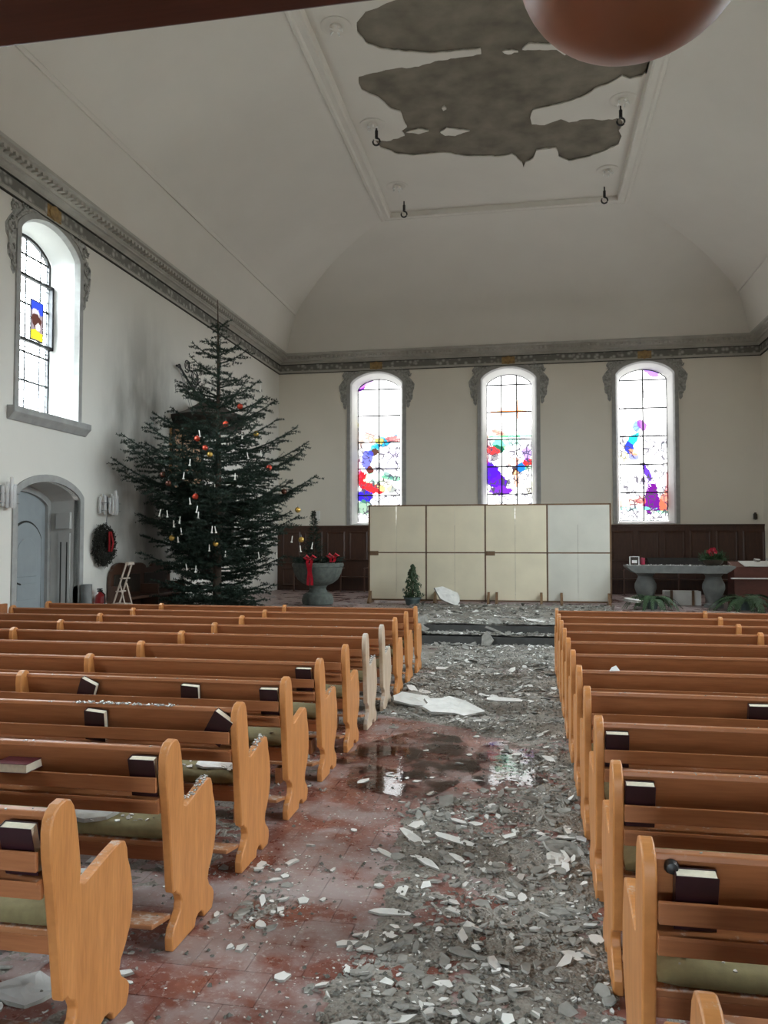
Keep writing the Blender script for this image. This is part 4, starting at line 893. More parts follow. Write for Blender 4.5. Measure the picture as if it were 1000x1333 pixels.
slab('plaster_slab', -1.85, 4.55, 0.11, 0.012, 18, (0.08, 0.04), 0.3, 'white plaster slab lying on the olive cushion of the third left pew', 2.2, z=0.517)
slab('plaster_slab', 1.02, 2.93, 0.07, 0.03, 19, (0.05, 0.04), 0.3, 'pale lump of plaster on the nearest right pew cushion', 1.2, z=0.517)
labels = {'near': ('loose plaster shard among the rubble at the near end of the aisle', 'plaster shards at the near end of the aisle'),
          'mid': ('plaster shard lying in the middle of the aisle', 'plaster shards mid-aisle'),
          'far': ('plaster shard in the rubble of the aisle beyond the puddle', 'plaster shards beyond the puddle'),
          'step': ('plaster shard on the rubble-covered chancel steps', 'plaster shards on the steps')}
made = 0
while made < 190:
    y = 2.2 + 12.1*rnd.random()**1.05 if rnd.random() < .85 else rnd.uniform(14.9, 17.5)
    x = rnd.uniform(-1.5, 0.24)
    c = cover(x, y) if y < 14.4 else 1
    if rnd.random() > c*0.97+0.04 or (14.38 < y < 14.9): continue
    if 0.5+0.9*noise.noise((x*1.7, y*2.6, 33)) < rnd.random()*0.7: continue
    zn = 'near' if y < 4.2 else ('mid' if y < 7.6 else ('far' if y < 14.4 else 'step'))
    r = rnd.uniform(0.026, 0.056)*(1.0 if y < 5 else 1.45 if y < 9 else 1.9); m = MB()
    gray_ = rnd.random() < 0.55
    put_shard(m, 0, 0, 0, r, rnd.uniform(0.006, 0.011), rnd, 0.17, rnd.uniform(1.1, 3.2), gray_)
    o = m.build('plaster_shard', [M_pale, M_gray], None, fix=False, loc=(x, y, bed_z(x, y)-0.002))
    col_ = 'grey' if gray_ else 'pale'; side_ = 'left side' if x < -1.0 else ('middle' if x < -0.35 else 'right side')
    if y < 3.0: wh = 'nearest the camera'
    elif y < 4.4: wh = 'by the second nearest pews'
    elif y < 5.6: wh = 'near the long crosswise shards'
    elif y < 7.9: wh = 'about the puddle'
    elif y < 10: wh = 'near the largest white slab'
    elif y < 14.4: wh = 'before the chancel steps'
    else: wh = 'above the chancel steps'
    big_ = 'large' if r > (0.052 if y < 5 else 0.075 if y < 9 else 0.10) else 'small'
    tag(o, f'{big_} {col_} plaster shard, {side_} of the aisle, {wh}', 'plaster shard', f'{big_} {col_} shards, {side_} of the aisle, {wh}'); made += 1
# dust crumbs on armrests, seats and rails
mb = MB()
def sprinkle(x0, x1, y0, y1, z, n, rmax=0.012):
    for _ in range(n): put_shard(mb, rnd.uniform(x0, x1), rnd.uniform(y0, y1), z-0.001, rnd.uniform(0.003, rmax), 0.004, rnd, 0.3, 1.4, rnd.random() < .25)
for k in range(1, 9):
    Yk = yk(k)
    sprinkle(-3.4, -1.68, Yk+0.13, Yk+0.47, 0.517, 80 if k in (1, 2, 3) else 30, 0.016)
    sprinkle(0.40, 2.2, Yk+0.13, Yk+0.47, 0.517, 40, 0.014)
    sprinkle(-3.4, -1.68, Yk-0.028, Yk+0.015, 0.918, 14, 0.007); sprinkle(0.36, 2.0, Yk-0.028, Yk+0.015, 0.918, 30 if k == 2 else 8, 0.006)
    sprinkle(-3.4, -1.66, Yk-0.08, Yk+0.06, 0.148, 40, 0.012)
for k, n in ((2, 60), (3, 40), (5, 20), (7, 60), (8, 25)):
    for _ in range(n):
        u = rnd.uniform(0.20, 0.42); put_shard(mb, XA_L+rnd.uniform(-.019, .019), yk(k)+u, 0.612+(u-0.15)*0.215+rnd.uniform(.001, .007), rnd.uniform(.003, .010), .004, rnd, .3, 1.3)
for _ in range(110): put_shard(mb, -1.68-abs(rnd.gauss(0, .14)), yk(3)+0.30+rnd.uniform(-.1,.14), .518, rnd.uniform(.005,.02), .006, rnd, .3, 1.5)
for _ in range(90): put_shard(mb, rnd.uniform(-2.6, -2.0), yk(3)-0.02+rnd.uniform(-.012,.03), .918, rnd.uniform(.004,.014), .005, rnd, .3, 1.5)
o = mb.build('plaster_crumbs', [M_pale, M_gray], None, fix=False); tag(o, 'white plaster crumbs and flakes fallen on the pew rails, armrests and cushions', 'rubble', kind='stuff')
# water on the tiles
r_ = random.Random(4)
for (cx, cy, ax, ay, lab) in ((-1.0, 6.75, 0.58, 0.95, 'shallow puddle on the red tiles left of mid-aisle, mirroring the bright windows'), (-0.22, 6.75, 0.34, 0.75, 'broken puddle glittering in the rubble right of mid-aisle')):
    pts = []
    for i in range(60):
        a = 2*PI*i/60; q = 1+0.28*noise.noise((math.cos(a)*1.6+cx, math.sin(a)*1.6, 8))+0.1*noise.noise((math.cos(a)*5, math.sin(a)*5, cx))
        pts.append((cx+ax*q*math.cos(a), cy+ay*q*math.sin(a), 0.0042 if cx < -.5 else 0.006))
    m = MB(); m.add(pts, [tuple(range(60))]); o = m.build('puddle', M_water, None, fix=False); tag(o, lab, 'puddle')

# ================================================================== board screen across the chancel
e = empty('board_screen', (-4.07, 20.0, ZS), label='tall cream board screen of eight panels standing across the chancel', cat='screen')
XS = [0, 1.46, 2.94, 4.45, 5.95]
for i in range(4):
    for j in range(2):
        z0, z1 = (0.10, 1.255) if j == 0 else (1.285, 2.44)
        xm = (XS[i]+XS[i+1])/2 - (0.02 if i else 0.03)
        for a, b in ((XS[i]+0.02, xm-0.002), (xm+0.002, XS[i+1]-0.02)):
            MB().box(a, -0.012, z0, b, 0.0, z1).build('panel', M_sheet2 if i == 3 else M_sheet, e, bevel=0.003)
for x in XS: MB().box(x-0.025, 0.0, 0.06, x+0.025, 0.05, 2.46).build('upright', M_lattice, e)
for z in (0.06, 1.25, 2.44): MB().box(-0.02, 0.0, z, 5.97, 0.045, z+0.04).build('rail', M_lattice, e)
for x in (0.04, 1.70, 3.02, 3.22, 4.30, 4.78, 5.90):
    MB().prism([(-0.34,0.0),(0.30,0.0),(0.30,0.05),(0.04,0.30),(-0.03,0.30),(-0.34,0.05)], x-0.03, x+0.03, 'x').build('foot', M_lattice, e)
for x in (0.02, 2.96): MB().box(x, -0.02, 1.20, x+0.22, -0.012, 1.31).build('cleat', M_lattice, e)

# ================================================================== needles and branches
def brush(mb, p0, p1, r0, r1, rng, step=0.03, per=3, w=0.010, bend=0.0, stem=0.006):
    """a needle-covered twig from p0 to p1"""
    p0, p1 = Vector(p0), Vector(p1); d = p1-p0; L = d.length
    if L < 1e-4: return
    t = d/L; a = Vector((0,0,1)) if abs(t.z) < .9 else Vector((1,0,0)); u = t.cross(a).normalized(); v = t.cross(u)
    n = max(2, int(L/step))
    o = len(mb.v); mb.v += [tuple(p0+u*stem), tuple(p0-u*stem), tuple(p1), tuple(p0+v*stem), tuple(p0-v*stem)]; mb.f += [(o, o+1, o+2), (o+3, o+4, o+2)]; mb.mi += [0, 0]
    for i in range(n):
        f = (i+rng.random())/n; q = p0 + d*f; r = r0+(r1-r0)*f
        for _ in range(per):
            an = rng.uniform(0, 2*PI); dr = u*math.cos(an)+v*math.sin(an)
            tip = q + dr*r + t*r*0.8; s_ = t*w
            o = len(mb.v); mb.v += [tuple(q-s_), tuple(q+s_), tuple(tip)]; mb.f.append((o, o+1, o+2)); mb.mi.append(0)
TX, TY = -6.42, 15.7
tree = empty('christmas_tree', (TX, TY, ZS), label='tall dark green fir hung with baubles and white candles, left of the chancel', cat='tree')
TH_ = 6.62
MB().tube([(0,0,0),(0.02,0,2.0),(0.0,0.02,4.0),(-0.01,0,5.6),(-0.03,0,TH_)], [0.10,0.08,0.05,0.025,0.006], 8).build('trunk', M_bark, tree, smooth=True)
rng = random.Random(21)
LEN = [(0.1,1.15),(0.7,1.35),(1.5,1.75),(2.2,2.2),(2.9,2.05),(3.6,1.45),(4.3,1.02),(4.9,0.74),(5.5,0.50),(5.9,0.30),(6.2,0.12)]
def blen(z):
    for (a, la), (b, lb) in zip(LEN, LEN[1:]):
        if z <= b: return la+(lb-la)*(z-a)/(b-a) if z > a else la
    return 0.1
ornspots = []
z = 0.22; wi = 0
while z < 6.0:
    nb = 9 if z < 2.6 else (7 if z < 3.8 else (5 if z < 5.0 else 4))
    a0 = rng.uniform(0, 6.28)
    for i in range(nb):
        a = a0 + 2*PI*(i+rng.uniform(-.25,.25))/nb; zz = z + rng.uniform(-.16,.16)
        L = blen(zz)*rng.uniform(0.72, 1.08)
        ca, sa = math.cos(a), math.sin(a)
        if ca < 0: L = min(L, (1.10 if zz < 1.3 else 1.55)/max(0.05, -ca))
        mb = MB(); rise = -0.10 + rng.uniform(-.10,.10) + 0.55*(zz/6.0); curl = 0.34
        def pt(t): return Vector((ca*L*t, sa*L*t, zz + L*(rise*t + curl*t*t - 0.16*t)))
        K = 7
        mb.tube([pt(q/K) for q in range(K+1)], [0.022*(1-q/(K+1))*min(1, L) + 0.003 for q in range(K+1)], 4)
        side = Vector((-sa, ca, 0)); out = Vector((ca, sa, 0))
        for q in range(K): brush(mb, pt(q/K), pt((q+1)/K), 0.042, 0.036, rng, 0.032, 4, 0.012)
        nt_ = max(3, int(L/0.105))
        for q in range(nt_):
            t = 0.16 + 0.82*(q+0.5)/nt_; sg = 1 if q % 2 else -1
            l2 = (L*0.42*(1-t)+0.13)*rng.uniform(.7, 1.25)*min(1, 0.5+L)
            dirn = (side*sg*0.85 + out*0.62 + Vector((0,0,rng.uniform(-.30,.30)))).normalized()
            s0 = pt(t); s1 = s0 + dirn*l2
            brush(mb, s0, s1, 0.040, 0.034, rng, 0.028, 4, 0.012)
            n3 = int(l2/0.10)
            for h in range(n3):
                f = 0.2+0.75*(h+0.5)/n3; sg2 = 1 if h % 2 else -1
                d3 = (dirn*0.7 + dirn.cross(Vector((0,0,1)))*sg2*0.7 + Vector((0,0,rng.uniform(-.2,.2)))).normalized()
                l3 = (0.16*(1-f)+0.07)*rng.uniform(.8,1.2); b0 = s0+(s1-s0)*f
                brush(mb, b0, b0+d3*l3, 0.038, 0.032, rng, 0.028, 4, 0.012)
            if t > 0.45 and t < 0.85 and rng.random() < 0.3: ornspots.append((s1, a, zz))
        # some more at mid-branch, above and below, to fill the crown
        if L > 0.7:
            for _ in range(int(L*5)):
                t = rng.uniform(0.12, 0.7); s0 = pt(t); d4 = (side*rng.uniform(-1,1)+out*0.4+Vector((0,0,rng.uniform(-.6,.5)))).normalized()
                brush(mb, s0, s0+d4*rng.uniform(.12,.28), .03, .022, rng, .035, 3, .009)
        mb.build('branch', M_needle, tree, fix=False)
    z += 0.27 if z < 2.8 else (0.33 if z < 4.6 else 0.34); wi += 1
mb = MB()
for i in range(60):
    f = i/60; zz = 4.4+1.7*f; a = i*2.4; brush(mb, (-.01,0,zz), (-.01+math.cos(a)*(.12-.09*f), math.sin(a)*(.12-.09*f), zz+.12), .025, .02, rng, .03, 3, .008)
mb.build('leader_twigs', M_needle, tree, fix=False)
# baubles and candles sit where the photograph shows them (camera side of the crown)
def front(x, z, extra=0.0):
    """point on the camera side of the crown for a lateral offset x and height z"""
    r = blen(z-ZS)*0.72; y = -math.sqrt(max(0.02, r*r - min(abs(x), r*0.97)**2)); return Vector((TX+x, TY+y+extra, z))
BAUB = [(0.48, 4.2, 0), (0.94, 4.06, 1), (0.01, 3.88, 0), (0.22, 3.68, 0), (0.34, 3.55, 1), (1.3, 3.34, 0), (1.56, 2.87, 2), (1.85, 2.5, 1), (-0.42, 1.94, 1), (0.45, 1.83, 1), (1.9, 1.91, 1), (0.19, 2.72, 0), (0.63, 4.61, 0), (-0.56, 3.16, 2), (-0.4, 2.98, 2)]
CAND = [(0.07, 3.94), (-0.58, 2.38), (-0.39, 2.36), (-0.29, 2.17), (-0.15, 2.03), (0.44, 2.06), (0.51, 2.06), (0.34, 1.71), (0.02, 1.3), (-0.16, 1.35), (1.08, 1.56), (1.4, 1.56), (2.13, 1.75), (1.9, 1.69), (0.03, 3.34), (0.12, 2.59), (0.23, 2.44), (0.99, 3.51), (1.14, 3.58), (-0.15, 2.24), (0.24, 2.33), (0.99, 4.97), (0.74, 4.86), (0.87, 3.07), (0.6, 1.59), (-0.26, 1.88), (0.8, 3.93), (-0.05, 3.08), (1.72, 1.88)]
def bauble(p, r, mat, lab, grp):
    b = MB().lathe([(r*math.sin(PI*i/8)+.0005, -r*math.cos(PI*i/8)) for i in range(9)], n=14).build('bauble', mat, None, smooth=True, loc=p)
    MB().lathe([(0.010,r-.004),(0.010,r+.014),(0.003,r+.016)], n=8).tube([(0,0,r+.014),(0,0,r+.05)], .002, 4).build('cap', M_metal, b)
    tag(b, lab, 'bauble', grp)
RANK = ['highest', 'second highest', 'third highest', 'fourth highest', 'fifth highest', 'sixth highest', 'seventh highest', 'eighth highest']
for c_, nm_ in enumerate(('shiny red', 'shiny gold', 'dark')):
    for q_, (x, z, c) in enumerate(sorted([b for b in BAUB if b[2] == c_], key=lambda b: -b[1])):
        bauble(front(x, z), 0.058, M_baub[c], f'{nm_} bauble hanging in the fir, {RANK[q_]} of the {nm_} ones', f'{nm_} baubles on the fir')
cme = None
tiers = {}
for (x, z) in sorted(CAND, key=lambda c: (-round(c[1], 1), c[0])):
    p = front(x, z, -0.05)
    if cme is None:
        o = MB().lathe([(0.020,-.03),(0.026,-.015),(0.014,-.01),(0.011,0.0),(0.010,0.10),(0.004,0.105)], n=8).build('candle', M_candle, None, smooth=True); cme = o.data
        o.location = p
    else:
        o = bpy.data.objects.new('candle', cme); C.objects.link(o); o.location = p
    o.rotation_euler = (rng.uniform(-.12,.12), rng.uniform(-.2,.2), 0)
    tr = 'top' if z > 4.6 else 'upper' if z > 3.6 else 'middle' if z > 2.7 else 'lower' if z > 2.2 else 'lowest'
    sd_ = 'far left side' if x < -.75 else 'left side' if x < -.25 else 'centre' if x < .3 else 'right side' if x < 1.0 else 'far right side'
    n_ = tiers[(tr, sd_)] = tiers.get((tr, sd_), 0) + 1
    tag(o, f'white wax candle in the {tr} part of the fir, {sd_}' + ('' if n_ == 1 else f', {("", "second", "third", "fourth", "fifth", "sixth")[n_-1]} there'), 'candle', 'white candles on the fir')

# ================================================================== stone font with greenery
fx, fy = -5.18, 19.1
e = empty('stone_font', (fx, fy, ZS), label='carved grey-green stone font left of the board screen', cat='font')
rib = lambda a, z: 1+0.035*abs(math.sin(a*6))
MB().lathe([(0.30,0),(0.36,0.02),(0.38,0.10),(0.36,0.20),(0.33,0.26),(0.26,0.30)], n=48, wob=rib).build('foot', M_font, e, smooth=40)
MB().lathe([(0.26,0.29),(0.22,0.34),(0.20,0.40),(0.23,0.46),(0.27,0.49)], n=32).build('stem', M_font, e, smooth=40)
MB().lathe([(0.25,0.48),(0.36,0.52),(0.48,0.62),(0.56,0.78),(0.60,0.92),(0.585,0.93)], n=56, wob=lambda a, z: 1+0.05*abs(math.sin(a*4))*(1-abs(z-.72)*2.2)).build('bowl', M_font, e, smooth=40)
MB().lathe([(0.585,0.92),(0.63,0.93),(0.64,1.00),(0.60,1.03),(0.50,1.02),(0.46,0.96)], n=40).build('rim', M_font, e, smooth=40)
mb = MB(); rg = random.Random(5)
for i in range(330):
    a = rg.uniform(0, 6.28); r = rg.uniform(0.1, 0.60); p = Vector((r*math.cos(a), r*math.sin(a), 1.02+rg.uniform(0, .12)))
    d_ = Vector((math.cos(a+rg.uniform(-.8,.8)), math.sin(a+rg.uniform(-.8,.8)), rg.uniform(-.25,.6)))*rg.uniform(.08,.2); brush(mb, p, p+d_, .03, .02, rg, .03, 4, .009)
o = mb.build('fir_garland', M_needle, None, fix=False, loc=(fx, fy, ZS)); tag(o, 'ring of cut fir greenery lying on the stone font', 'greenery')
def ribbon(name, loc, pts, w_, label, bow=None):
    e = empty(name, loc, label=label, cat='ribbon')
    m = MB()
    for s_ in (-1, 1):
        vs = []
        for i, (y, z) in enumerate(pts): x = s_*0.035 + 0.02*math.sin(i*1.7)*s_; vs += [(x-w_/2, y-0.004*s_, z), (x+w_/2, y-0.004*s_, z)]
        m.add(vs, [(2*i, 2*i+1, 2*i+3, 2*i+2) for i in range(len(pts)-1)])
    o = m.build('tail', M_red, e, fix=False); sd = o.modifiers.new('s', 'SOLIDIFY'); sd.thickness = 0.004
    y0, z0 = pts[0]; m = MB()
    for s_ in (-1, 1):
        m.tube([(0, y0-.02, z0), (s_*.08, y0-.05, z0+.07), (s_*.14, y0-.03, z0+.03), (s_*.07, y0-.03, z0-.03), (0, y0-.02, z0)], [.015,.032,.036,.028,.015], 8)
    m.lathe([(.005,-.03),(.03,-.02),(.03,.02),(.005,.03)], (0, y0-.04, z0), 8)
    m.build('bow', M_red, e, smooth=True)
    return e
ribbon('red_ribbon', (fx-0.03, fy, ZS), [(-0.60,1.14),(-0.67,1.05),(-0.665,0.95),(-0.63,0.82),(-0.60,0.66),(-0.60,0.50)], 0.07, 'long red ribbon with bow hanging down the front of the stone font')
ribbon('red_bow', (fx+0.46, fy+0.05, ZS), [(-0.36,1.18),(-0.40,1.10),(-0.44,1.05)], 0.06, 'small red bow in the greenery at the right rim of the font')
# slender evergreen standing in the font
def shrub(name, loc, h, r, label, mat, taper=0.8, n=420, seed=1, tw=.14):
    e = empty(name, loc, label=label, cat='plant'); rg = random.Random(seed)
    MB().tube([(0,0,0),(0.01,0,h*.5),(0,0,h)], [.018,.012,.004], 6).build('stem', M_bark, e)
    mb = MB()
    for i in range(n):
        f = rg.random()**0.9; a = rg.uniform(0, 6.28); rr = r*(1-f*taper)*rg.uniform(.25,1)
        p = Vector((rr*.35*math.cos(a), rr*.35*math.sin(a), h*f)); q = Vector((rr*math.cos(a), rr*math.sin(a), h*f+rr*rg.uniform(.0,.5)))
        brush(mb, p, q, .028, .02, rg, .03, 4, .010)
    mb.build('foliage', mat, e, fix=False); return e
shrub('slender_fir', (fx-0.12, fy+0.05, ZS+1.0), 1.30, 0.42, 'slender dark fir rising behind the font in front of the wall', M_needle, .85, 420, 3)
# small clipped conical bush in a pot, before the board screen
e = empty('potted_conifer', (-2.86, 19.35, ZS), label='small conical evergreen in a grey pot before the board screen', cat='plant')
MB().lathe([(0.15,0),(0.19,0.14),(0.215,0.15),(0.215,0.19),(0.18,0.19),(0.16,0.12)], n=24).build('pot', M_pot, e, smooth=40)
MB().tube([(0,0,.1),(0,0,.9)], [.02,.008], 6).build('stem', M_bark, e)
mb = MB(); rg = random.Random(9)
for i in range(1100):
    f = rg.random()**1.25; a = rg.uniform(0, 6.28); R_ = 0.225*(1-f)**0.75*(1+0.28*math.sin(f*22+a)) + .03; rr = R_*rg.uniform(.55, 1)
    c = Vector((rr*math.cos(a), rr*math.sin(a), .20+.78*f)); s_ = .030
    n_ = Vector((math.cos(a)+rg.uniform(-.6,.6), math.sin(a)+rg.uniform(-.6,.6), rg.uniform(-.1,.9))).normalized(); u = n_.cross(Vector((0,0,1))).normalized(); v = n_.cross(u)
    mb.add([c-u*s_*.6, c+v*s_, c+u*s_*.6, c-v*s_], [(0,1,2,3)])
mb.build('foliage', M_needle2, e, fix=False)

# ================================================================== stone table and what stands on it
e = empty('stone_table', (3.42, 20.0, ZS), label='long grey stone table on two baluster legs, right of the board screen', cat='table')
m = MB(); 
prof = [(-1.02,0.80),(-1.06,0.83),(-1.12,0.86),(-1.16,0.90),(-1.20,0.93),(-1.22,0.98),(1.22,0.98),(1.20,0.93),(1.16,0.90),(1.12,0.86),(1.06,0.83),(1.02,0.80)]
m.prism(prof, -0.40, 0.40, 'y'); m.build('tabletop', M_altar, e, bevel=0.012)
for x in (-0.74, 0.80):
    MB().lathe([(0.22,0),(0.22,0.07),(0.15,0.10),(0.14,0.16),(0.20,0.28),(0.255,0.44),(0.25,0.54),(0.19,0.66),(0.17,0.72),(0.20,0.76),(0.24,0.80)], (x, 0, 0), 28).build('leg', M_altar, e, smooth=40)
m = MB()
for i in range(260): put_shard(m, rnd.uniform(-1.15,1.15), rnd.uniform(-.39,.3), .98, rnd.uniform(.008,.035), .006, rnd, .25, 1.5, False)
o = m.build('plaster_flakes', [M_pale, M_gray], None, fix=False, loc=(3.42, 20.0, ZS)); tag(o, 'pale plaster flakes covering the stone table top', 'rubble', kind='stuff')
# small white framed card and a red candle on it
e = empty('framed_card', (2.40, 19.82, 1.325), 0.12, label='small dark box framed in white on the left end of the stone table', cat='box')
bxp = MB().box(-0.11, -0.03, 0, 0.11, 0.05, 0.19).build('box', M_black, e, bevel=0.004)
MB().box(-0.115, -0.04, 0.0, -0.095, -0.03, 0.2).box(0.095, -0.04, 0.0, 0.115, -0.03, 0.2).box(-0.115, -0.04, 0.185, 0.115, -0.03, 0.2).build('frame', M_white, bxp)
MB().box(-0.055, -0.038, 0.04, 0.06, -0.03, 0.11).build('card', M_white, bxp)
o = MB().lathe([(0.05,0),(0.055,.01),(0.055,.15),(0.05,.165),(0.01,.16)], n=18).build('red_candle', plain('red_wax', (.30,.02,.05), .4), None, smooth=40, loc=(2.60, 19.84, 1.325)); tag(o, 'thick dark red candle beside the small framed box on the stone table', 'candle')
# basket of greenery and red flowers
e = empty('flower_basket', (4.18, 19.85, 1.325), label='round arrangement of greenery with red flowers on the stone table', cat='flowers')
MB().lathe([(0.16,0),(0.22,.05),(0.24,.12),(0.20,.13)], n=20).build('bowl', M_black, e, smooth=40)
mb = MB(); rg = random.Random(15)
for i in range(240):
    a = rg.uniform(0,6.28); el = rg.uniform(0.05,1.4); p = Vector((.1*math.cos(a), .1*math.sin(a), .1)); q = p+Vector((math.cos(a)*math.cos(el), math.sin(a)*math.cos(el), math.sin(el)))*rg.uniform(.15,.28); brush(mb, p, q, .03, .02, rg, .03, 3, .012)
mb.build('greenery', M_fern, e, fix=False)
mb = MB()
for i in range(16):
    a = rg.uniform(0,6.28); r = rg.uniform(0,.13); c = Vector((r*math.cos(a)-.04, r*math.sin(a)-.08, .24+rg.uniform(0,.14)))
    for k in range(7):
        b = k*.9; mb.add([c, c+Vector((math.cos(b)*.045, -.012, math.sin(b)*.045)), c+Vector((math.cos(b+.5)*.05, -.03, math.sin(b+.5)*.05)), c+Vector((math.cos(b+.9)*.04, -.012, math.sin(b+.9)*.04))], [(0,1,2,3)])
mb.build('red_petals', plain('dark_red_petals', (.35,.01,.03), .6), e, fix=False)
# dark folding desk behind the table
e = empty('dark_desk', (3.65, 21.2, ZS), label='low dark desk with raised lid seen behind the stone table', cat='desk')
MB().prism([(-0.3,0.80),(0.25,0.80),(0.25,1.13),(0.18,1.14),(-0.3,0.98)], -0.75, 0.75, 'x').build('lid', plain('matt_black_lid', (.02,.018,.016), .95, spec=.1), e, bevel=0.01)
for x in (-0.72, 0.66): MB().box(x, -.25, 0, x+.06, .2, .82).build('side_panel', M_black, e)
# brown keyboard cabinet with papers at the right edge
e = empty('reading_cabinet', (5.6, 20.6, ZS), label='reddish brown cabinet with slanted papers on top at the right edge', cat='cabinet')
redw = wood('red_brown_wood', (0.10, 0.028, 0.020), (0.15, 0.045, 0.030), (1, 1, 4))
MB().prism([(-0.35,0),(0.35,0),(0.35,1.06),(-0.30,0.94)], -0.85, 0.75, 'x').build('body', redw, e, bevel=0.01)
MB().box(-0.95, -0.45, 0.66, 0.30, -0.35, 0.69).build('shelf', M_white, e)
MB().prism([(-0.32,0.955),(0.30,1.065),(0.30,1.075),(-0.32,0.965)], -0.62, 0.70, 'x').build('top_board', M_white, e)
for i, (x, r_) in enumerate(((5.32, .06), (5.60, .085), (5.95, .07))):
    slab('plaster_slab', x, 20.5, r_*1.3, .05, 60+i, (.25,.1), i, ('small pale lump', 'bigger pale lump', 'rightmost pale lump')[i]+' lying on the brown cabinet at the right edge', 1.1, z=1.39)
# ferns
def fern(name, loc, n, L, label, seed):
    e = empty(name, loc, label=label, cat='plant'); rg = random.Random(seed)
    MB().lathe([(0.10,0),(0.14,.16),(0.16,.17),(0.15,.2)], n=16).build('pot', M_pot, e)
    for i in range(n):
        a = 2*PI*i/n + rg.uniform(-.2,.2); l_ = L*rg.uniform(.75,1.15); up = rg.uniform(.5,1.1); mb = MB(); prev = Vector((0,0,.18)); K = 9
        for k in range(1, K+1):
            t = k/K; p = Vector((math.cos(a)*l_*t, math.sin(a)*l_*t, .18 + l_*(up*t - (up+.25)*t*t))); d_ = (p-prev)
            s_ = Vector((-math.sin(a), math.cos(a), 0)); wdt = .13*L*(1-t*.75)*2
            for sg in (-1, 1):
                for h in (0, .5):
                    q = prev+d_*h; mb.add([q, q+d_*.35, q+s_*sg*wdt+d_*.75-Vector((0,0,.02)), q+s_*sg*wdt*.5+d_*.2], [(0,1,2,3)])
            prev = p
        mb.build('frond', M_fern, e, fix=False)
    return e
fern('potted_fern', (2.72, 19.2, ZS), 26, .62, 'dark green fern in front of the left leg of the stone table', 2)
fern('potted_fern', (4.75, 19.3, ZS), 32, .78, 'big dark green fern right of the stone table near the picture edge', 5)
# pale board with two brown straps under the table
e = empty('pale_crate', (3.62, 20.7, ZS), label='low white crate with brown slats under the stone table', cat='crate')
MB().box(-0.42, -0.2, 0, 0.42, 0.2, 0.34).build('body', M_white, e, bevel=0.01)
for x in (-0.30, 0.20): MB().box(x, -0.225, 0.0, x+0.06, -0.2, 0.36).build('slat', M_lattice, e)
slab('plaster_slab', 2.28, 19.0, 0.20, 0.06, 77, (0.1,0.1), 0.3, 'white plaster lump beside the fern at the left end of the stone table', 1.5, z=ZS+0.15)
for (x, z, nm) in ((1.98, 2.78, 'small dark wall clamp above the panelling by the board screen'), (6.45, 2.62, 'small dark wall lamp above the panelling at the right edge')):
    o = MB().box(-.045,-.09,-.08,.045,0,.08).prism([(-.09,-.1),(0,-.06),(0,.1),(-.07,.12)], -.03, .03, 'x').build('wall_fitting', M_black, None, bevel=.01, loc=(x, YF, z)); tag(o, nm, 'fitting')
o = MB().box(-.07,-.03,-.16,.07,0,.16).box(-.05,-.04,-.12,.05,-.03,.12).build('wall_switch_box', M_white, None, bevel=.006, loc=(-6.78, YF, 2.72)); tag(o, 'white box on the wall above the panelling behind the slender fir', 'box')

# ================================================================== left wall: sconces, wreath, extinguisher, ladder, carved bench, pulpit
def sconce(y, label):
    e = empty('glass_wall_lamp', (XL, y, 2.62), PI/2, label=label, cat='wall lamp', group='glass tube wall lamps on the left wall')
    MB().box(-.06,-.04,-.12,.06,0,.12).box(-.26,-.20,-.02,.26,-.03,-.005).box(-.26,-.20,-.17,.26,-.03,-.155).build('bracket', M_metal, e)
    k = 0
    for (x, yy, z0, z1) in [(-.27,-.06,-.22,.10),(-.22,-.14,-.24,.13),(-.14,-.19,-.22,.09),(-.06,-.21,-.24,.12),(.03,-.22,-.23,.24),(.10,-.21,-.24,.10),(.17,-.18,-.22,.14),(.23,-.12,-.24,.11),(.27,-.06,-.22,.09),(-.18,-.06,-.2,.16),(.14,-.08,-.2,.18)]:
        MB().lathe([(.022,z0),(.028,z0+.01),(.028,z1-.01),(.022,z1)], (x, yy, 0), 10).build('glass_tube', M_glass, e, smooth=True)
sconce(11.05, 'glass tube wall lamp left of the arched grey door, cut by the picture edge')
sconce(14.20, 'glass tube wall lamp above the dark wreath, between door and fir')
e = empty('hanging_wreath', (XL+0.10, 14.03, 1.80), PI/2, label='large dark oval wreath with red ribbon hanging on the left wall', cat='wreath')
mb = MB(); rg = random.Random(31)
for i in range(1500):
    a = rg.uniform(0,6.28); th = rg.uniform(0,6.28); R0 = .20; rr = .155*math.sqrt(rg.random())
    p = Vector(((R0+rr*math.cos(th))*math.cos(a)*1.05, rr*math.sin(th)*.5, (R0+.02+rr*math.cos(th))*math.sin(a)*1.12)); t = Vector((-math.sin(a), 0, math.cos(a)))
    q = p + (t+Vector((rg.uniform(-.6,.6), rg.uniform(-.6,.3), rg.uniform(-.6,.6)))).normalized()*.10; brush(mb, p, q, .026, .018, rg, .035, 3, .012)
tw_ = mb.build('twigs', M_wreath, e, fix=False)
m = MB()
for s_ in (-1, 1): m.add([(s_*.03-.025,-.12,.26),(s_*.03+.025,-.12,.26),(s_*.07+.03,-.15,.05),(s_*.07-.03,-.15,.05),(s_*.045+.03,-.13,-.12),(s_*.045-.03,-.13,-.12)], [(0,1,2,3),(3,2,4,5)])
o = m.build('ribbon', M_redx, tw_, fix=False); sd = o.modifiers.new('s', 'SOLIDIFY'); sd.thickness = .006
MB().tube([(0,-.04,.40),(0,-.06,.62)], .008, 5).build('hanging_cord', M_metal, e)
e = empty('fire_extinguisher', (XL+0.16, 13.82, 0.36), label='dark red fire extinguisher standing against the left wall below the wreath', cat='extinguisher')
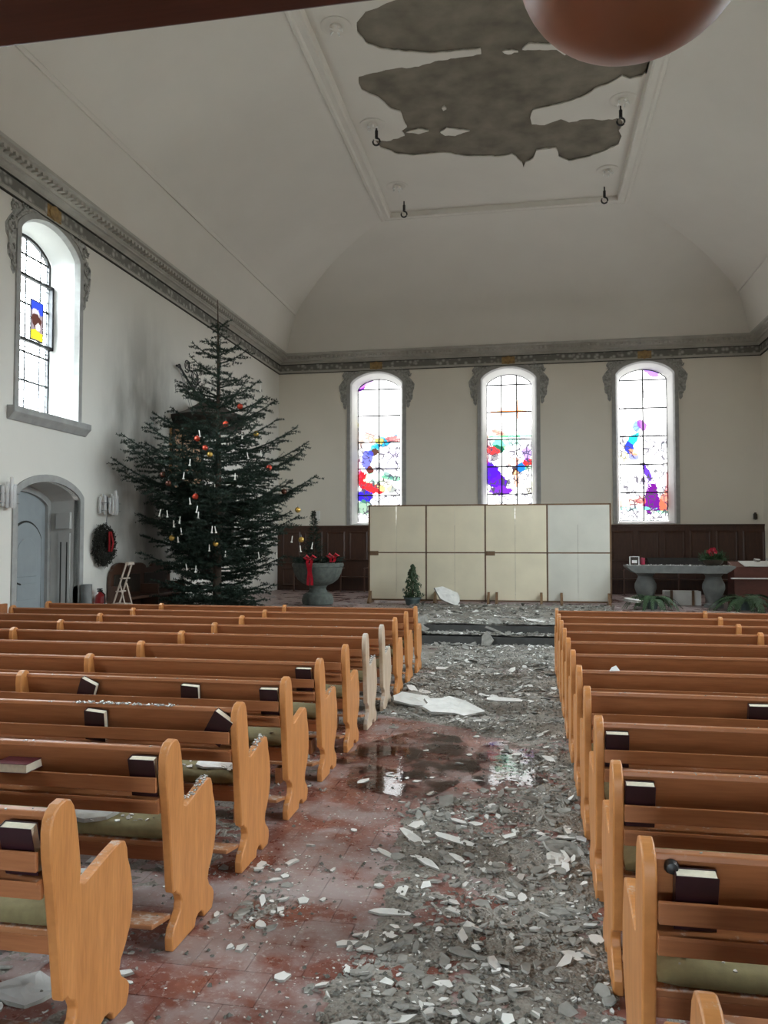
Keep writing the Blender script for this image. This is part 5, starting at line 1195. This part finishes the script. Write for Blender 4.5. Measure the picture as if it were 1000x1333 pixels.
cyl = MB().lathe([(.085,0),(.10,.02),(.10,.44),(.085,.50),(.04,.54),(.03,.57)], n=22).build('cylinder', M_redx, e, smooth=40)
MB().box(-.02,-.08,.57,.02,.05,.60).box(-.02,-.09,.61,.02,.04,.63).tube([(0,0,.55),(0,0,.61)], .018, 8).tube([(.03,-.03,.58),(.12,-.05,.52),(.13,-.06,.30),(.11,-.05,.15)], .012, 6).build('valve', M_iron, e)
MB().box(.098,-.05,.20,.104,.05,.36).build('paper_label', M_white, cyl)
o = MB().lathe([(.085,0),(.095,.01),(.095,.52),(.088,.52)], n=24).build('waste_bin', plain('grey_green_metal', (.17,.175,.17), .5), None, smooth=40, loc=(XL+0.17, 13.33, 0)); tag(o, 'grey cylindrical bin by the door jamb on the left wall', 'bin'); o.scale.z = 2.1
e = empty('step_ladder', (-7.50, 13.6, 0), 0, label='narrow pale step ladder standing open before the carved bench', cat='ladder')
wl_ = plain('pale_ladder_wood', (.55,.46,.38), .6)
for s_ in (-1, 1):
    MB().tube([(-.27,.04+.12*s_,0),(.22,.04+.10*s_,1.49)], .016, 6).build('rail', wl_, e)
    MB().tube([(.41,.04+.14*s_,0),(.10,.04+.12*s_,1.10)], .013, 6).build('prop', wl_, e)
for t in (.15,.32,.48,.64,.8): MB().box(-.27+.49*t-.03, -.08, 1.49*t-.01, -.27+.49*t+.05, .16, 1.49*t+.012).build('rung', wl_, e)
MB().box(-.06, -.09, .72, .20, .17, .735).build('stay', wl_, e)
MB().box(.19, -.07, 1.44, .26, .15, 1.49).build('top_cap', wl_, e)
# carved bench
e = empty('carved_bench', (XL+0.02, 14.3, 0), PI/2, label='dark wooden bench with scalloped carved back against the left wall', cat='bench')
cr = [(0,0.0),(2.6,0.0),(2.6,1.36),(2.35,1.38)]
for i in range(11): a = PI*i/10; cr.append((2.0+.28*math.cos(a), 1.34+.10*math.sin(a)))
cr.append((1.55, 1.32))
for i in range(11): a = PI*i/10; cr.append((1.15+.32*math.cos(a), 1.33+.11*math.sin(a)))
for i in range(11): a = PI*i/10; cr.append((0.42+.30*math.cos(a), 1.33+.12*math.sin(a)))
cr += [(0.05,1.28),(0.0,1.15)]
dw = wood('carved_bench_wood', (0.060, 0.026, 0.015), (0.095, 0.042, 0.024), (4, 4, 1))
MB().prism(cr, -0.07, 0.0, 'y').build('backrest', dw, e, bevel=.008)
MB().box(0, -0.46, 0.74, 2.6, -0.05, 0.79).build('seat', dw, e, bevel=.008)
for x in (0.02, 1.27, 2.54): MB().box(x-.03, -.46, 0, x+.03, -.05, 1.0).build('side_panel', dw, e, bevel=.006)
for x in (0.10, 1.35): MB().box(x+.02, -.095, .85, x+1.05, -.07, 1.22).build('panel', M_black, e, bevel=.01)
# pulpit
PX, PY = XL+0.62, 17.75
e = empty('pulpit', (PX, PY, 0), label='dark carved wooden pulpit on the left wall behind the fir', cat='pulpit')
def octo(r, z0, r1, z1, mb): return mb.lathe([(r, z0), (r1, z1)], n=8)
MB().lathe([(.10,.98),(.20,1.20),(.42,1.50),(.60,1.66),(.64,1.72)], n=8).build('corbel', M_black, e)
MB().lathe([(.60,1.70),(.62,1.76),(.62,2.86),(.60,2.88)], n=8).build('parapet', M_black, e)
MB().lathe([(.62,2.84),(.68,2.90),(.74,2.98),(.76,3.05),(.72,3.08)], n=8).build('cornice', M_black, e, bevel=.01)
MB().lathe([(.64,1.68),(.70,1.72),(.70,1.80),(.64,1.84)], n=8).build('base_moulding', M_black, e)
for i in range(8):
    a = PI/8 + i*PI/4; r = .58; m = MB(); m.box(-.16,-.012,1.92,.16,.02,2.72); m.box(-.11,-.028,2.0,.11,0,2.64)
    m.build('panel', M_black, e, loc=(r*math.cos(a), r*math.sin(a), 0), rot=(0,0,a+PI/2), bevel=.006)
bb = MB().box(-.60,-.80,3.06,-.54,.90,4.50).build('back_board', M_ochre, e)
MB().box(-.54,-.80,3.06,-.50,-.72,4.50).box(-.54,-.28,3.06,-.515,-.22,4.50).box(-.54,.82,3.06,-.50,.90,4.50).build('back_frame', M_black, bb)
e2 = empty('sounding_board', (PX, PY, 0), label='dark octagonal canopy hanging above the pulpit behind the fir', cat='canopy')
MB().lathe([(.70,4.48),(.84,4.52),(.86,4.62),(.95,4.72),(.97,4.80),(.90,4.82),(.60,4.92),(.30,5.10),(.10,5.25)], n=8).build('canopy', M_black, e2, bevel=.01)
for i in range(8):
    a = i*PI/4; MB().lathe([(.05,4.44),(.02,4.38),(.005,4.34)], (.84*math.cos(a), .84*math.sin(a), 0), 8).build('pendant', M_black, e2)
e = empty('iron_bracket', (XL+0.10, 17.25, 5.95), PI/2, label='black wrought iron bracket with spiral scrolls on the wall above the pulpit', cat='bracket')
MB().tube([(0,0,0),(2.3,-.0,-1.15)], .028, 6).lathe([(.02,-.05),(.05,0),(.02,.05)], n=8).tube([(0,0,0),(-.14,0,-.02)], .03, 6).build('arm', M_iron, e)
mb = MB(); scroll(mb, .42, .10, .17, -2.2, 2.0, .018, 0); scroll(mb, .86, -.10, .24, -2.4, 2.4, .020, 0); scroll(mb, 1.15, -.38, .16, -2.2, 1.8, .016, 0); scroll(mb, 1.55, -.55, .2, -2.2, 2, .018, 0)
mb.tube([(.75,0,-.40),(1.2,0,-.12)], .022, 5)
mb.build('scroll', M_iron, e, smooth=True)
MB().tube([(-.02,0,-.02),(-.02,-.3,-1.0)], .006, 4).tube([(.10,0,-.06),(.12,-.3,-1.0)], .006, 4).build('hanging_rod', M_metal, e)
for (y0,y1) in ((17.0,19.8),):
    pass

# ================================================================== ceiling fittings
for i, (x, y) in enumerate([(-3.19, 12.79), (-3.2, 16.02), (-3.17, 18.95), (1.83, 15.98), (1.81, 19.01)]):
    lab = ['round plaster ceiling rosette nearest the left end of the beam', 'round ceiling rosette at the left edge beside the middle hook', 'round ceiling rosette at the far left corner of the ceiling frame', 'round ceiling rosette at the right edge beside the torn plaster', 'round ceiling rosette at the far right corner of the ceiling frame'][i]
    e = empty('ceiling_rosette', (x, y, FZ-0.039), label=lab, cat='ceiling fitting', group='rosettes on the ceiling field')
    MB().lathe([(.26,0),(.26,-.008),(.23,-.018),(.19,-.012),(.16,-.006)], n=36).build('ring', M_ceil, e, smooth=40)
    MB().lathe([(.10,-.001),(.10,-.04),(.07,-.07),(.02,-.08)], n=16).build('boss', M_ceil, e, smooth=40)
    for k in range(5):
        a = k*1.257; MB().tube([(.05*math.cos(a),.05*math.sin(a),-.06),(.11*math.cos(a),.11*math.sin(a),-.07),(.12*math.cos(a),.12*math.sin(a),-.11)], [.015,.02,.010], 6).build('glass_drop', M_white, e, smooth=True)
for i, (x, y) in enumerate([(-3.13, 16.1), (-3.14, 19.85), (1.81, 16.2), (1.82, 19.92)]):
    lab = ['black iron hook hanging at the left tip of the torn plaster', 'black iron hook at the far left corner of the ceiling frame', 'black iron hook at the right edge of the torn plaster', 'black iron hook at the far right corner of the ceiling frame'][i]
    e = empty('ceiling_hook', (x, y, FZ-0.036), label=lab, cat='hook', group='iron hooks in the ceiling')
    MB().tube([(0,0,0.0),(0,0,-.10)], .018, 6).tube([(0,0,-.10),(0,0,-.26)], [.034,.034], 8).build('shank', M_iron, e)
    pts = [(0,0,-.26)] + [(.075*math.sin(a), 0, -.34-.075*(-math.cos(a))*-1*-1) for a in [0.3+q*.5 for q in range(11)]]
    MB().tube([(.075*math.sin(a), 0, -.335+.075*math.cos(a)) for a in [q*5.4/12 for q in range(13)]], .020, 6).build('eye', M_iron, e, smooth=True)

# ================================================================== gallery overhead and its lamp
GZ_ = 3.0
g = empty('gallery', (0, 0, 0), label='dark reddish wooden gallery overhead, its edge crossing the top of the picture', cat='gallery')
MB().box(XL+.01, YB+.01, GZ_+0.02, XR-.01, 1.30, GZ_+0.10).build('soffit', M_gal, g)
MB().box(XL+.01, 1.30, GZ_, XR-.01, 1.64, GZ_+0.16).build('front_beam', M_gal, g, bevel=.01)
MB().box(XL+.01, 1.50, GZ_+0.16, XR-.01, 1.58, GZ_+1.1).build('parapet', M_gal, g)
for x in (-4.9, 3.5): MB().lathe([(.16,0),(.16,.2),(.12,.25),(.11,2.6),(.16,2.9),(.18,3.02)], (x, .6-1.6, 0), 20).build('column', M_gal, g, smooth=40)
e = empty('globe_lamp', (0.170, 1.32, 2.802), label='brown glass globe lamp hanging under the gallery, at the top right', cat='lamp')
RG = 0.185
MB().lathe([(RG*math.sin(PI*i/24)+.001, -RG*0.82*math.cos(PI*i/24)) for i in range(25)], n=48).build('globe', M_globe, e, smooth=True)
MB().lathe([(.07,.145),(.07,.17),(.03,.19),(.015,.20),(.015,.33)], n=20).build('fitting', M_iron, e, smooth=40)
print('objects', len(bpy.data.objects))
